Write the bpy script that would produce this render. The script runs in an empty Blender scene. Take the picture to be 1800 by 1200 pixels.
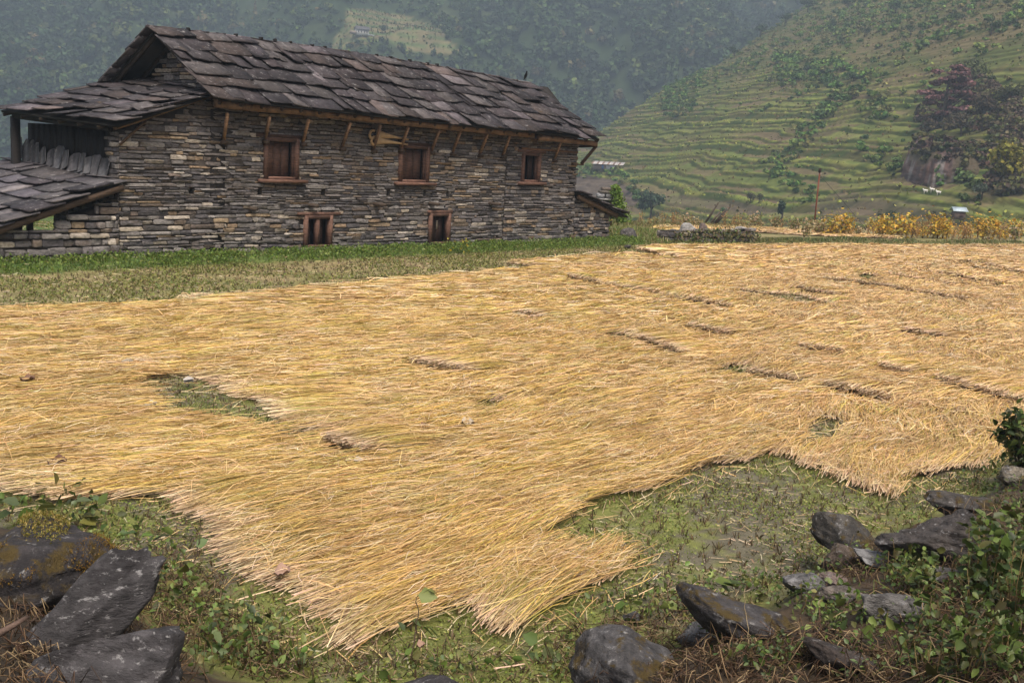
import bpy, math, random
import numpy as np
from math import radians, sin, cos, pi, atan, degrees
sc = bpy.context.scene
COL = sc.collection

# ---------------------------------------------------------------- camera
F, CX, CY, H = 1920., 900., 600., 3.0
ROLL = 0.055
PITCH = atan(327/1920*cos(ROLL))
f0 = np.array([0, cos(PITCH), -sin(PITCH)]); r0 = np.array([1., 0, 0]); u0 = np.cross(r0, f0)
RV = cos(ROLL)*r0+sin(ROLL)*u0
UV = -sin(ROLL)*r0+cos(ROLL)*u0
CAM = np.array([0, 0, H])
cd = bpy.data.cameras.new('camera'); cam = bpy.data.objects.new('camera', cd); COL.objects.link(cam)
from mathutils import Matrix
M = Matrix.Identity(4)
for i in range(3):
    M[i][0] = RV[i]; M[i][1] = UV[i]; M[i][2] = -f0[i]; M[i][3] = CAM[i]
cam.matrix_world = M
cd.sensor_width = 36; cd.lens = F/1800*36; cd.clip_start = 0.1; cd.clip_end = 5000
sc.camera = cam

# ---------------------------------------------------------------- sky, sun, exposure
SUN_EL, SUN_AZ = radians(60), radians(166)          # azimuth the light comes from (clockwise from +Y)
w = bpy.data.worlds.new('World'); sc.world = w; w.use_nodes = True
nt = w.node_tree; bg = nt.nodes['Background']
sky = nt.nodes.new('ShaderNodeTexSky'); sky.sky_type = 'NISHITA'; sky.sun_disc = False
sky.sun_elevation = SUN_EL; sky.sun_rotation = SUN_AZ
sky.dust_density = 6.0; sky.air_density = 1.0; sky.ozone_density = 0.6
hs = nt.nodes.new('ShaderNodeHueSaturation'); hs.inputs['Saturation'].default_value = .55      # thin overcast: a paler sky
nt.links.new(sky.outputs[0], hs.inputs['Color']); nt.links.new(hs.outputs[0], bg.inputs[0]); bg.inputs[1].default_value = 0.10
sd = bpy.data.lights.new('sun', 'SUN'); so = bpy.data.objects.new('sun', sd); COL.objects.link(so)
sd.energy = 2.1; sd.angle = radians(24); sd.color = (1, .90, .76)
so.rotation_euler = (pi/2-SUN_EL, 0, pi-SUN_AZ+pi*0)
so.location = (0, 0, 60)
_d = np.array([sin(SUN_AZ)*cos(SUN_EL), cos(SUN_AZ)*cos(SUN_EL), sin(SUN_EL)])
from mathutils import Vector
so.rotation_euler = Vector(_d).to_track_quat('Z', 'Y').to_euler()
vs = sc.view_settings; vs.view_transform = 'Standard'; vs.look = 'None'; vs.exposure = 0.92; vs.gamma = 1
sc.cycles.max_bounces = 6; sc.cycles.volume_bounces = 0; sc.cycles.transparent_max_bounces = 8
sc.cycles.use_denoising = True; sc.cycles.use_adaptive_sampling = False

# ---------------------------------------------------------------- numeric helpers
def ray(px, py):
    d = f0*F+RV*(px-CX)-UV*(py-CY)
    return d/np.linalg.norm(d)
def ground(px, py, z=0.):
    d = ray(px, py); return CAM+d*((z-H)/d[2])
def proj(P):
    d = np.asarray(P, float)-CAM
    z = np.maximum(d@f0, 1e-3)
    return CX+F*(d@RV)/z, CY-F*(d@UV)/z
def _hash(ix, iy, iz, seed):
    with np.errstate(over='ignore'):
        h = (ix.astype(np.uint32)*np.uint32(374761393)) ^ (iy.astype(np.uint32)*np.uint32(668265263)) ^ (iz.astype(np.uint32)*np.uint32(2147483647)) ^ np.uint32(seed*974711 & 0xffffffff)
        h = (h ^ (h >> np.uint32(13)))*np.uint32(1274126177)
        h = (h ^ (h >> np.uint32(16)))*np.uint32(2246822519)
        h = h ^ (h >> np.uint32(13))
    return h.astype(np.float64)/4294967295.
def vnoise(x, y, z=None, seed=1):
    x = np.asarray(x, float); y = np.asarray(y, float)
    z = np.zeros_like(x) if z is None else np.asarray(z, float)
    ix, iy, iz = np.floor(x), np.floor(y), np.floor(z)
    fx, fy, fz = x-ix, y-iy, z-iz
    sx, sy, sz = fx*fx*(3-2*fx), fy*fy*(3-2*fy), fz*fz*(3-2*fz)
    ix, iy, iz = ix.astype(np.int64), iy.astype(np.int64), iz.astype(np.int64)
    r = 0
    for a in (0, 1):
        for b in (0, 1):
            for c in (0, 1):
                wgt = (sx if a else 1-sx)*(sy if b else 1-sy)*(sz if c else 1-sz)
                r = r+wgt*_hash(ix+a, iy+b, iz+c, seed)
    return r*2-1
def fbm(x, y, z=None, seed=1, oct=4):
    r = 0; a = 1.; s = 1.; n = 0
    for k in range(oct):
        r = r+a*vnoise(np.asarray(x)*s, np.asarray(y)*s, None if z is None else np.asarray(z)*s, seed+k*7); n += a; a *= .5; s *= 2.03
    return r/n
def sstep(a, b, x):
    t = np.clip((x-a)/(b-a), 0, 1); return t*t*(3-2*t)
def in_poly(x, y, poly):
    x = np.asarray(x); y = np.asarray(y); r = np.zeros(x.shape, bool)
    n = len(poly); j = n-1
    for i in range(n):
        xi, yi = poly[i]; xj, yj = poly[j]
        if yi != yj:
            r ^= ((yi > y) != (yj > y)) & (x < (xj-xi)*(y-yi)/(yj-yi)+xi)
        j = i
    return r
def unit(v):
    v = np.asarray(v, float); return v/np.maximum(np.linalg.norm(v, axis=-1, keepdims=True), 1e-9)

# ---------------------------------------------------------------- mesh builder
class MB:
    def __init__(s): s.V = []; s.Q = []; s.T = []; s.C = []; s.n = 0
    def add(s, v, quads=None, tris=None, col=(.5, .5, .5)):
        v = np.asarray(v, float).reshape(-1, 3); c = np.asarray(col, float)
        if c.ndim == 1: c = np.repeat(c[None], len(v), 0)
        s.V.append(v); s.C.append(c[:, :3])
        if quads is not None and len(quads): s.Q.append(np.asarray(quads, np.int64).reshape(-1, 4)+s.n)
        if tris is not None and len(tris): s.T.append(np.asarray(tris, np.int64).reshape(-1, 3)+s.n)
        s.n += len(v)
    def build(s, name, m, parent=None, smooth=False, origin=None):
        V = np.concatenate(s.V) if s.V else np.zeros((0, 3)); Cc = np.concatenate(s.C) if s.C else np.zeros((0, 3))
        if origin is not None: V = V-np.asarray(origin, float)
        Q = np.concatenate(s.Q) if s.Q else np.zeros((0, 4), np.int64)
        T = np.concatenate(s.T) if s.T else np.zeros((0, 3), np.int64)
        me = bpy.data.meshes.new(name)
        me.vertices.add(len(V)); me.vertices.foreach_set('co', V.astype(np.float32).ravel())
        nl = len(Q)*4+len(T)*3
        me.loops.add(nl); me.loops.foreach_set('vertex_index', np.concatenate([Q.ravel(), T.ravel()]).astype(np.int32))
        me.polygons.add(len(Q)+len(T))
        ls = np.concatenate([np.arange(len(Q))*4, len(Q)*4+np.arange(len(T))*3]).astype(np.int32)
        me.polygons.foreach_set('loop_start', ls)
        if smooth: me.polygons.foreach_set('use_smooth', np.ones(len(ls), bool))
        a = me.attributes.new('Col', 'FLOAT_COLOR', 'POINT')
        a.data.foreach_set('color', np.concatenate([Cc, np.ones((len(Cc), 1))], 1).astype(np.float32).ravel())
        me.update(calc_edges=True)
        me.materials.append(m)
        o = bpy.data.objects.new(name, me); COL.objects.link(o)
        if origin is not None: o.location = origin
        if parent is not None:
            o.parent = parent
        return o
def thing(name, label, cat, loc=(0, 0, 0), group=None):
    o = bpy.data.objects.new(name, None); COL.objects.link(o); o.location = loc; o.empty_display_size = .2
    o['label'] = label; o['category'] = cat
    if group: o['group'] = group
    return o
def tag(o, label=None, cat=None, group=None, kind=None):
    if label: o['label'] = label
    if cat: o['category'] = cat
    if group: o['group'] = group
    if kind: o['kind'] = kind
    return o

BOXQ = [[0, 3, 2, 1], [4, 5, 6, 7], [0, 1, 5, 4], [1, 2, 6, 5], [2, 3, 7, 6], [3, 0, 4, 7]]
def hexa(mb, p8, col): mb.add(p8, quads=BOXQ, col=col)
def obox(mb, c, ax, half, col, jit=0, rng=None):
    c = np.asarray(c, float); ax = [np.asarray(a, float) for a in ax]
    p = []
    for sz in (-1, 1):
        for sx, sy in ((-1, -1), (1, -1), (1, 1), (-1, 1)):
            p.append(c+ax[0]*half[0]*sx+ax[1]*half[1]*sy+ax[2]*half[2]*sz)
    p = np.array(p)
    if jit: p = p+rng.normal(0, jit, p.shape)
    hexa(mb, p, col)
def bar(mb, p, q, wd, ht, col, up=(0, 0, 1), nseg=1, jit=0, rng=None):
    """a squared timber from p to q"""
    p = np.asarray(p, float); q = np.asarray(q, float); d = unit(q-p); s = unit(np.cross(d, up)); t = np.cross(s, d)
    rings = []
    for i in range(nseg+1):
        c = p+(q-p)*i/nseg
        j = rng.normal(0, jit, 3) if jit else 0
        for a, b in ((-1, -1), (1, -1), (1, 1), (-1, 1)):
            rings.append(c+j+s*wd/2*a+t*ht/2*b)
    Q = [[0, 1, 2, 3], [nseg*4+3, nseg*4+2, nseg*4+1, nseg*4]]
    for i in range(nseg):
        for k in range(4):
            a = i*4+k; b = i*4+(k+1) % 4; Q.append([a, a+4, b+4, b])
    mb.add(rings, quads=Q, col=col)
def tube(mb, pts, rad, n=6, col=(.2, .2, .2)):
    pts = np.asarray(pts, float); m = len(pts)
    rad = np.broadcast_to(np.asarray(rad, float), (m,))
    d = np.gradient(pts, axis=0); d = unit(d)
    ref = np.array([0, 0, 1.]) if abs(d[0][2]) < .9 else np.array([1., 0, 0])
    s = unit(np.cross(d, ref)); t = np.cross(d, s)
    an = np.arange(n)*2*pi/n
    v = pts[:, None]+rad[:, None, None]*(s[:, None]*np.cos(an)[None, :, None]+t[:, None]*np.sin(an)[None, :, None])
    v = np.concatenate([v.reshape(-1, 3), pts[:1], pts[-1:]])
    Q = []; T = []
    for i in range(m-1):
        for k in range(n):
            a = i*n+k; b = i*n+(k+1) % n; Q.append([a, b, b+n, a+n])
    for k in range(n):
        T.append([m*n, (k+1) % n, k]); T.append([m*n+1, (m-1)*n+k, (m-1)*n+(k+1) % n])
    c = np.asarray(col, float)
    if c.ndim == 2: c = np.concatenate([np.repeat(c, n, 0), c[:1], c[-1:]])
    mb.add(v, Q, T, c)
LEAF = np.array([[0, 0, 0], [.36, .28, .10], [.27, .68, .06], [0, 1, -.08], [-.27, .68, .06], [-.36, .28, .10]])
LEAFQ = np.array([[0, 1, 2, 3], [0, 3, 4, 5]])
def leaves(mb, P, size, col, rng, up=0.0, narrow=1.0, d=None, droop=None):
    """many small two-sided folded leaves with random facing; up pulls their faces skyward"""
    P = np.asarray(P, float); n = len(P)
    if n == 0: return
    nr = unit(rng.normal(0, 1, (n, 3))+np.array([0, 0, up]))
    if d is None: d = rng.normal(0, 1, (n, 3))
    d = unit(np.asarray(d)+1e-6); d = unit(d-nr*np.sum(d*nr, 1, keepdims=True))
    if droop is not None: d = unit(d+np.array([0, 0, -droop]))
    s = unit(np.cross(d, nr)); nr = np.cross(s, d)
    size = np.broadcast_to(np.asarray(size, float), (n,))[:, None, None]
    v = P[:, None]+size*(s[:, None]*LEAF[None, :, :1]*narrow+d[:, None]*LEAF[None, :, 1:2]+nr[:, None]*LEAF[None, :, 2:])
    Q = (LEAFQ[None]+(np.arange(n)*6)[:, None, None]).reshape(-1, 4)
    mb.add(v.reshape(-1, 3), Q, None, np.repeat(np.asarray(col, float).reshape(-1, 3) if np.ndim(col) > 1 else np.repeat(np.asarray(col)[None], n, 0), 6, 0))
def pal(rng, cols, n, var=.15):
    cols = np.asarray(cols, float); c = cols[rng.integers(0, len(cols), n)]
    return np.clip(c*(1+rng.normal(0, var, (n, 1)))*(1+rng.normal(0, .05, (n, 3))), .004, .9)

# ---------------------------------------------------------------- materials
def material(name, rough=.85, spec=.3, noise=(4., .35), stretch=None, bump=0., bumpscale=20., spots=None, moss=None, translucent=0., attr=True, base=(.5, .5, .5), sheen=0):
    m = bpy.data.materials.new(name); m.use_nodes = True; t = m.node_tree; N = t.nodes; L = t.links
    b = N['Principled BSDF']; b.inputs['Roughness'].default_value = rough; b.inputs['Specular IOR Level'].default_value = spec
    tc = N.new('ShaderNodeTexCoord')
    vec = tc.outputs['Object']
    if stretch:
        mp = N.new('ShaderNodeMapping'); mp.inputs['Scale'].default_value = stretch; L.new(vec, mp.inputs[0]); vec = mp.outputs[0]
    if attr:
        at = N.new('ShaderNodeAttribute'); at.attribute_name = 'Col'; c = at.outputs['Color']
    else:
        rg = N.new('ShaderNodeRGB'); rg.outputs[0].default_value = (*base, 1); c = rg.outputs[0]
    if noise:
        nz = N.new('ShaderNodeTexNoise'); nz.inputs['Scale'].default_value = noise[0]; nz.inputs['Detail'].default_value = 6; nz.inputs['Roughness'].default_value = .65
        L.new(vec, nz.inputs['Vector'])
        mr = N.new('ShaderNodeMapRange'); mr.inputs['From Min'].default_value = .3; mr.inputs['From Max'].default_value = .7
        mr.inputs['To Min'].default_value = 1-noise[1]; mr.inputs['To Max'].default_value = 1+noise[1]; L.new(nz.outputs[0], mr.inputs[0])
        mx = N.new('ShaderNodeVectorMath'); mx.operation = 'SCALE'; L.new(c, mx.inputs[0]); L.new(mr.outputs[0], mx.inputs['Scale']); c = mx.outputs[0]
    def overlay(c, colr, scale, lo, hi, up=None, vec=vec):
        n2 = N.new('ShaderNodeTexNoise'); n2.inputs['Scale'].default_value = scale; n2.inputs['Detail'].default_value = 8; n2.inputs['Roughness'].default_value = .7
        L.new(vec, n2.inputs['Vector'])
        m2 = N.new('ShaderNodeMapRange'); m2.inputs['From Min'].default_value = lo; m2.inputs['From Max'].default_value = hi; L.new(n2.outputs[0], m2.inputs[0])
        fac = m2.outputs[0]
        if up is not None:
            g = N.new('ShaderNodeNewGeometry'); sx = N.new('ShaderNodeSeparateXYZ'); L.new(g.outputs['Normal'], sx.inputs[0])
            m3 = N.new('ShaderNodeMapRange'); m3.inputs['From Min'].default_value = up; m3.inputs['From Max'].default_value = up+.4; L.new(sx.outputs[2], m3.inputs[0])
            mm = N.new('ShaderNodeMath'); mm.operation = 'MULTIPLY'; L.new(fac, mm.inputs[0]); L.new(m3.outputs[0], mm.inputs[1]); fac = mm.outputs[0]
        x = N.new('ShaderNodeMix'); x.data_type = 'RGBA'; L.new(fac, x.inputs['Factor']); L.new(c, x.inputs['A']); x.inputs['B'].default_value = (*colr, 1)
        return x.outputs['Result']
    for sp in (spots or []): c = overlay(c, *sp)
    L.new(c, b.inputs['Base Color'])
    if bump:
        nb = N.new('ShaderNodeTexNoise'); nb.inputs['Scale'].default_value = bumpscale; nb.inputs['Detail'].default_value = 8; nb.inputs['Roughness'].default_value = .65; L.new(vec, nb.inputs['Vector'])
        bp = N.new('ShaderNodeBump'); bp.inputs['Strength'].default_value = 1; bp.inputs['Distance'].default_value = bump; L.new(nb.outputs[0], bp.inputs['Height']); L.new(bp.outputs[0], b.inputs['Normal'])
    if translucent:
        tr = N.new('ShaderNodeBsdfTranslucent'); L.new(c, tr.inputs[0]); ms = N.new('ShaderNodeMixShader'); ms.inputs[0].default_value = translucent
        L.new(b.outputs[0], ms.inputs[1]); L.new(tr.outputs[0], ms.inputs[2]); L.new(ms.outputs[0], N['Material Output'].inputs['Surface'])
    return m
MT = dict(
    stone=material('wall_stone', .85, .25, (11., .5), (1, 1, 2.), .03, 24., [((.10, .065, .04), 2.2, .56, .75)]),
    mortar=material('dark_joint', .95, .1, (6., .4)),
    slate=material('roof_slate', .72, .28, (6., .5), None, .02, 35., [((.24, .225, .225), 8., .57, .68), ((.085, .055, .022), 3., .62, .72)]),
    wood=material('weathered_wood', .75, .25, (5., .5), (1, 1, 6), .006, 30.),
    beam=material('timber', .7, .25, (3.5, .45), None, .01, 25., [((.02, .012, .008), 2.2, .52, .68)]),
    rock=material('boulder_rock', .8, .3, (9., .6), (1, 1, 2.2), .05, 16., [((.022, .019, .02), 3.5, .48, .60), ((.25, .24, .24), 17., .57, .66)]),
    mossrock=material('mossy_rock', .85, .25, (9., .6), None, .05, 16., [((.022, .019, .02), 3.5, .48, .60), ((.25, .24, .235), 17., .58, .66), ((.062, .042, .012), 6., .50, .58, .1)]),
    straw=material('rice_straw', .55, .35, None, translucent=.12),
    strawmat=material('straw_under_layer', .9, .1, (14., .6), None, .03, 25.),
    leaf=material('leaf', .5, .4, None, translucent=.25),
    mud=material('paddy_mud', .8, .3, (3., .3), None, .02, 20.),
    soil=material('bank_soil', .95, .15, (4., .4), None, .04, 12.),
    hill=material('hill_ground', .95, .1, (.8, .35)),
    mount=material('mountain_ground', .95, .1, (.2, .4)),
    foliage=material('foliage', .7, .2, None, translucent=.2),
    metal=material('tin_sheet', .45, .5, (2., .25)),
    plain=material('plain_matte', .8, .2, (6., .2)),
    feather=material('feathers', .5, .4, None),
)

# ---------------------------------------------------------------- house frame
_d = ray(2570, 365); HU = unit(np.array([_d[0], _d[1], 0])); HV = np.array([-HU[1], HU[0], 0]); HZ = np.array([0, 0, 1.])
HO = ground(210, 455, .15); HO[2] = 0
def HP(u, v, z): return HO+HU*u+HV*v+HZ*z
def h_uv(x, y):
    dx = x-HO[0]; dy = y-HO[1]; return dx*HU[0]+dy*HU[1], dx*HV[0]+dy*HV[1]
def wallpt(px, py, v=0.):
    d = ray(px, py); t = ((HO-CAM)@HV+v)/(d@HV); P = CAM+t*d; return (P-HO)@HU, P[2]

# ---------------------------------------------------------------- terrain functions
EDGE = np.array([(-40, 22), (-9, 10.5), (-6, 8.9), (-4.4, 8.1), (-3.4, 7.75), (-2.75, 7.15), (-2.15, 6.45), (-1.5, 5.8), (-.6, 5.65), (.3, 5.75), (1.0, 6.2), (1.8, 7.1), (2.75, 8.5), (3.7, 9.3), (4.7, 10.3), (5.6, 12), (7.5, 14), (12, 21), (60, 90)])
def edge_y(x): return np.interp(x, EDGE[:, 0], EDGE[:, 1])
DROP = [ground(1060, 392), ground(1100, 393), ground(1240, 396), ground(1437, 398), ground(1600, 409), ground(1790, 415)]
DX = [-80]+[p[0] for p in DROP]+[60, 130]; DY = [DROP[0][1]]+[p[1] for p in DROP]+[70, 90]
def drop_y(x): return np.interp(x, DX, DY)
BUND = [ground(1322, 427), ground(1400, 425), ground(1500, 425.5), ground(1640, 428), ground(1790, 429)]
def seg_dist(x, y, pts):
    r = np.full(np.shape(x), 1e9)
    for a, b in zip(pts[:-1], pts[1:]):
        dx, dy = b[0]-a[0], b[1]-a[1]; t = np.clip(((x-a[0])*dx+(y-a[1])*dy)/(dx*dx+dy*dy), 0, 1)
        r = np.minimum(r, np.hypot(x-a[0]-t*dx, y-a[1]-t*dy))
    return r
def z_near(x, y):
    x = np.asarray(x, float); y = np.asarray(y, float)
    z = .012*fbm(x*2.2, y*2.2, seed=3, oct=3)
    d = np.maximum(0, (edge_y(x)-y)*.72)
    cap = 1.45-1.0*sstep(3.2, 5.0, np.abs(x))
    z = z+cap*np.tanh((.34*d+.16*sstep(0, .5, d))/cap)*(1+.22*fbm(x*1.6, y*1.6, seed=9, oct=3))
    u, v = h_uv(x, y)
    z = z+.17*sstep(-.95, -.35, v)*sstep(-14, -10, u)*(1-sstep(19.5, 21.5, u))*(1+.25*fbm(x*1.1, y*1.1, seed=5, oct=2))
    z = z+.11*(1-sstep(.15, .9, seg_dist(x, y, BUND)))*(1+.6*fbm(x*.9, y*.9, seed=6, oct=2))
    # rough ground between the stone shed and the ruined wall
    g = ground(1110, 418)
    z = z+.28*np.exp(-(((x-g[0])/2.2)**2+((y-g[1])/2.6)**2))
    z = z-np.maximum(0, y-drop_y(x))*.55
    return np.maximum(z, -13)
PG = np.array([.973, .232]); QG = np.array([-.232, .973])
def z_hill0(x, y):
    x = np.asarray(x, float); y = np.asarray(y, float)
    pl = -45.3+.537*x+.128*y
    wv = (x-27)*-.669+(y-364)*.742
    wv = wv+6*fbm(x/40, y/40, seed=21, oct=3)
    pl = pl-.9*np.log1p(np.exp(np.clip(wv/6, -30, 30)))*6
    pl = pl+2.2*fbm(x/45, y/45, seed=31, oct=3)
    fl = -9.+.4*fbm(x/30, y/30, seed=33)
    k = 2.5
    return np.logaddexp(pl/k, fl/k)*k
def hill_terr(x, y):
    """height, phase inside the terrace step (0 riser foot .. 1), terracing strength"""
    h = z_hill0(x, y)
    st = 1.35
    ph = (h+1.5*fbm(x/34, y/34, seed=42, oct=2)+.75*fbm(x/12, y/12, seed=41, oct=2)+.28*fbm(x/4., y/4., seed=43, oct=2))/st; ph = ph+.22*np.sin(ph*2.1)+.12*np.sin(ph*5.3+x/23)
    kf = np.floor(ph); fr = ph-kf
    px, py = proj(np.stack([x, y, h], -1))
    strength = 1-.75*sstep(215, 60, py-60*fbm(x/30, y/30, seed=44))*1.
    prof = np.where(fr < .62, fr/.62*.22, .22+(fr-.62)/.38*.78)
    z = h+(prof-fr)*st*strength
    return z, fr, strength
NA = radians(-6); ND = np.array([sin(NA), cos(NA)]); NT = np.array([cos(NA), -sin(NA)])
def z_mount(x, y):
    x = np.asarray(x, float); y = np.asarray(y, float)
    D = x*ND[0]+y*ND[1]; T = x*NT[0]+y*NT[1]
    r = 30*(1-np.abs(fbm(T/95+.15*fbm(D/60, T/60, seed=61), D/330, seed=51, oct=3))*2.2)-12
    base = -24+np.maximum(0, D-395)*.52
    z = base+r*sstep(400, 520, D)
    return z+5*fbm(x/35, y/35, seed=55, oct=3)
def march(px, py, zf, t0, t1, n=1500):
    d = ray(px, py); t = np.linspace(t0, t1, n); P = CAM+t[:, None]*d
    k = np.nonzero(P[:, 2] < zf(P[:, 0], P[:, 1]))[0]
    return P[k[0]] if len(k) else P[-1]
def hillpt(px, py): return march(px, py, lambda x, y: hill_terr(x, y)[0], 70, 600)
def mountpt(px, py): return march(px, py, z_mount, 350, 1100)
def bankpt(px, py): return march(px, py, z_near, 2, 80, 3000)

def grid_mesh(name, mt, X, Y, Z, colr, smooth=True, keep=None):
    n, m = X.shape; mb = MB()
    i = np.arange(n*m).reshape(n, m)
    Q = np.stack([i[:-1, :-1], i[1:, :-1], i[1:, 1:], i[:-1, 1:]], -1).reshape(-1, 4)
    if keep is not None:
        kk = keep.ravel(); Q = Q[kk[Q].all(1)]
    mb.add(np.stack([X, Y, Z], -1).reshape(-1, 3), Q, None, colr.reshape(-1, 3))
    return mb.build(name, mt, smooth=smooth)
def mixc(a, b, t): return np.asarray(a)*(1-t[..., None])+np.asarray(b)*t[..., None]

# ---------------------------------------------------------------- straw layout (ground polygons)
def gpoly(px): return [tuple(ground(*p)[:2]) if len(p) == 2 else (p[1], p[2]) for p in px]
S_MAIN = gpoly([(0, -24, 21), (0, -15, 17.2), (0, 553), (150, 547), (300, 541), (330, 531), (450, 519), (600, 506), (760, 490), (890, 479), (940, 473), (892, 464), (980, 458), (1080, 449), (1130, 452), (1192, 459), (1150, 449), (1112, 439), (1160, 435.5), (1250, 434), (1330, 434), (1480, 433), (1640, 434), (1790, 433), (0, 36, 58), (0, 20, 22), (0, 10, 14), (1830, 760), (1745, 835), (1640, 840), (1612, 846), (1565, 881), (1500, 862), (1430, 833), (1345, 806), (1300, 812), (1230, 826), (1150, 858), (1060, 890), (1000, 908), (925, 955), (850, 1005), (770, 1050), (700, 1106), (618, 1164), (552, 1118), (490, 1070), (428, 1016), (368, 970), (318, 926), (258, 872), (200, 886), (60, 892), (0, -6, 9.3), (0, -9.5, 11.2), (0, -24, 17)])
S_BUN = gpoly([(762, 1050), (826, 1102), (886, 1140), (1004, 1072), (1072, 1024), (1110, 1000), (1040, 985), (980, 972), (925, 965)])
S_FAR = gpoly([(1130, 404), (1165, 400), (1250, 399), (1350, 403), (1470, 411), (1560, 418), (1600, 421), (1480, 418), (1400, 414), (1320, 409), (1200, 409)])
def grow(p, k):
    c = np.mean(p, 0); return [tuple(c+(np.array(q)-c)*k) for q in p]
S_HOLES = [gpoly([(285, 692), (335, 688), (400, 714), (487, 759), (440, 760), (390, 748), (330, 740), (290, 725)]),
           gpoly([(1262, 655), (1290, 649), (1328, 655), (1300, 664)]), gpoly([(1400, 785), (1430, 758), (1480, 752), (1470, 775), (1430, 792)]),
           gpoly([(1500, 489), (1520, 487), (1548, 490), (1520, 495)]), gpoly([(1330, 521), (1400, 524), (1450, 537), (1400, 538)]),
           gpoly([(1060, 598), (1085, 594), (1150, 614), (1120, 612)]), gpoly([(800, 722), (850, 710), (872, 722), (830, 733)]), gpoly([(1640, 740), (1700, 735), (1690, 745)])]
S_HOLES = [grow(h, 1.65 if i == 0 else 1.5) for i, h in enumerate(S_HOLES)]
LEDGE = [[(310, 690), (400, 712), (480, 758)], [(715, 648), (770, 658), (820, 668)], [(1060, 600), (1085, 595), (1140, 612), (1200, 634)], [(995, 493), (1080, 511), (1180, 528), (1285, 549)],
         [(1445, 499), (1500, 502), (1600, 519), (1700, 535)], [(1300, 519), (1340, 524), (1375, 527), (1455, 542)], [(1375, 517), (1400, 514), (1465, 527)], [(1560, 488), (1680, 508)], [(1610, 481), (1640, 484), (1760, 506)], [(1690, 467), (1720, 467), (1800, 485)], [(1700, 474), (1790, 485)], [(1730, 433), (1795, 446)], [(1640, 676), (1700, 694), (1800, 722)], [(1205, 583), (1280, 600)], [(1440, 690), (1560, 716)], [(885, 466), (950, 474)], [(1112, 440), (1190, 459)], [(1260, 660), (1400, 682)], [(1540, 655), (1600, 668)], [(900, 560), (960, 568)], [(1400, 620), (1480, 632)], [(1580, 590), (1660, 605)], [(560, 790), (640, 812)]]
LEDGE = [[tuple(ground(*p)[:2]) for p in l] for l in LEDGE]
def straw_mask(x, y):
    x0_, y0_ = x, y; x = x0_+.16*vnoise(x0_*2.1, y0_*2.1, seed=171)+.07*vnoise(x0_*6, y0_*6, seed=172); y = y0_+.16*vnoise(x0_*2.1, y0_*2.1, seed=173)+.07*vnoise(x0_*6, y0_*6, seed=174)
    m = in_poly(x, y, S_MAIN) | in_poly(x, y, S_BUN) | in_poly(x, y, S_FAR)
    for h in S_HOLES: m &= ~in_poly(x, y, h)
    return m
def straw_az(x, y):
    base = 56-19*sstep(-3.2, .3, x-.10*(y-8))+4*sstep(20, 36, y)-5*sstep(11, 15, y)*sstep(-3, 0, x)
    base = base-14*sstep(2.2, 4.2, x)*(1-sstep(11, 15, y))
    return np.radians(base+20*fbm(x/2.6, y/2.6, seed=71, oct=2)+12*vnoise(x/.85, y/.85, seed=73)+3*vnoise(x/.3, y/.3, seed=74))

# ================================================================ SETTING
rng = np.random.default_rng(5)
# ---- near land: paddy, terrace edge and the bank the camera stands on
def near_color(x, y):
    e = edge_y(x)-y
    n1 = fbm(x*.9, y*.9, seed=81, oct=4); n2 = 1.25*fbm(x*6.5, y*6.5, seed=82, oct=3); n3 = fbm(x*.35, y*.35, seed=83, oct=3)
    mud = np.array([.105, .092, .062]); alg = np.array([.135, .145, .034]); dry = np.array([.21, .175, .085])
    c = mixc(mud, alg, np.clip(sstep(-.35, .3, n1+.8*n2+.06), 0, 1)*.9)
    far = sstep(11, 20, y)
    c = c*(1-far[..., None])+mixc(np.array([.16, .145, .055]), np.array([.25, .20, .10]), sstep(-.3, .4, n1+.6*n2))*far[..., None]
    soil = mixc(np.array([.030, .021, .013]), np.array([.068, .045, .026]), sstep(-.3, .4, n2+n1))
    b = sstep(-.05, .5, e+.3*n2)[..., None]
    c = c*(1-b)+soil*b
    u, v = h_uv(x, y)
    gb = (sstep(-1.05, -.7, v+.2*n2)*sstep(-14, -11, u)*(1-sstep(20, 22, u)))[..., None]
    c = c*(1-gb)+mixc(np.array([.05, .09, .018]), np.array([.09, .12, .03]), sstep(-.3, .3, n2))*gb
    bd = (1-sstep(.3, .9, seg_dist(x, y, BUND)))[..., None]
    c = c*(1-bd)+np.array([.06, .08, .02])*bd
    g = ground(1105, 416); rg = np.exp(-(((x-g[0])/2.6)**2+((y-g[1])/3.5)**2))[..., None]
    c = c*(1-rg)+mixc(np.array([.15, .17, .04]), np.array([.26, .2, .1]), sstep(-.2, .3, n2+n1))*rg
    return c
def near_grid(name, xs, ys, drop=0.):
    X, Y = np.meshgrid(xs, ys, indexing='ij')
    o = grid_mesh(name, MT['mud'], X, Y, z_near(X, Y)-drop, near_color(X, Y)); return o
xs = np.concatenate([np.arange(-90, -14, 2.), np.arange(-14, -5, .25), np.arange(-5, 8, .075), np.arange(8, 30, .35), np.arange(30, 130, 2.5)])
ys = np.concatenate([np.arange(-30, 1, 1.), np.arange(1, 13, .075), np.arange(13, 70, .35), np.arange(70, 110, 2.)])
tag(near_grid('paddy_field', xs, ys), 'muddy harvested paddy field with green algae and raised banks', 'field', kind='structure')
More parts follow.
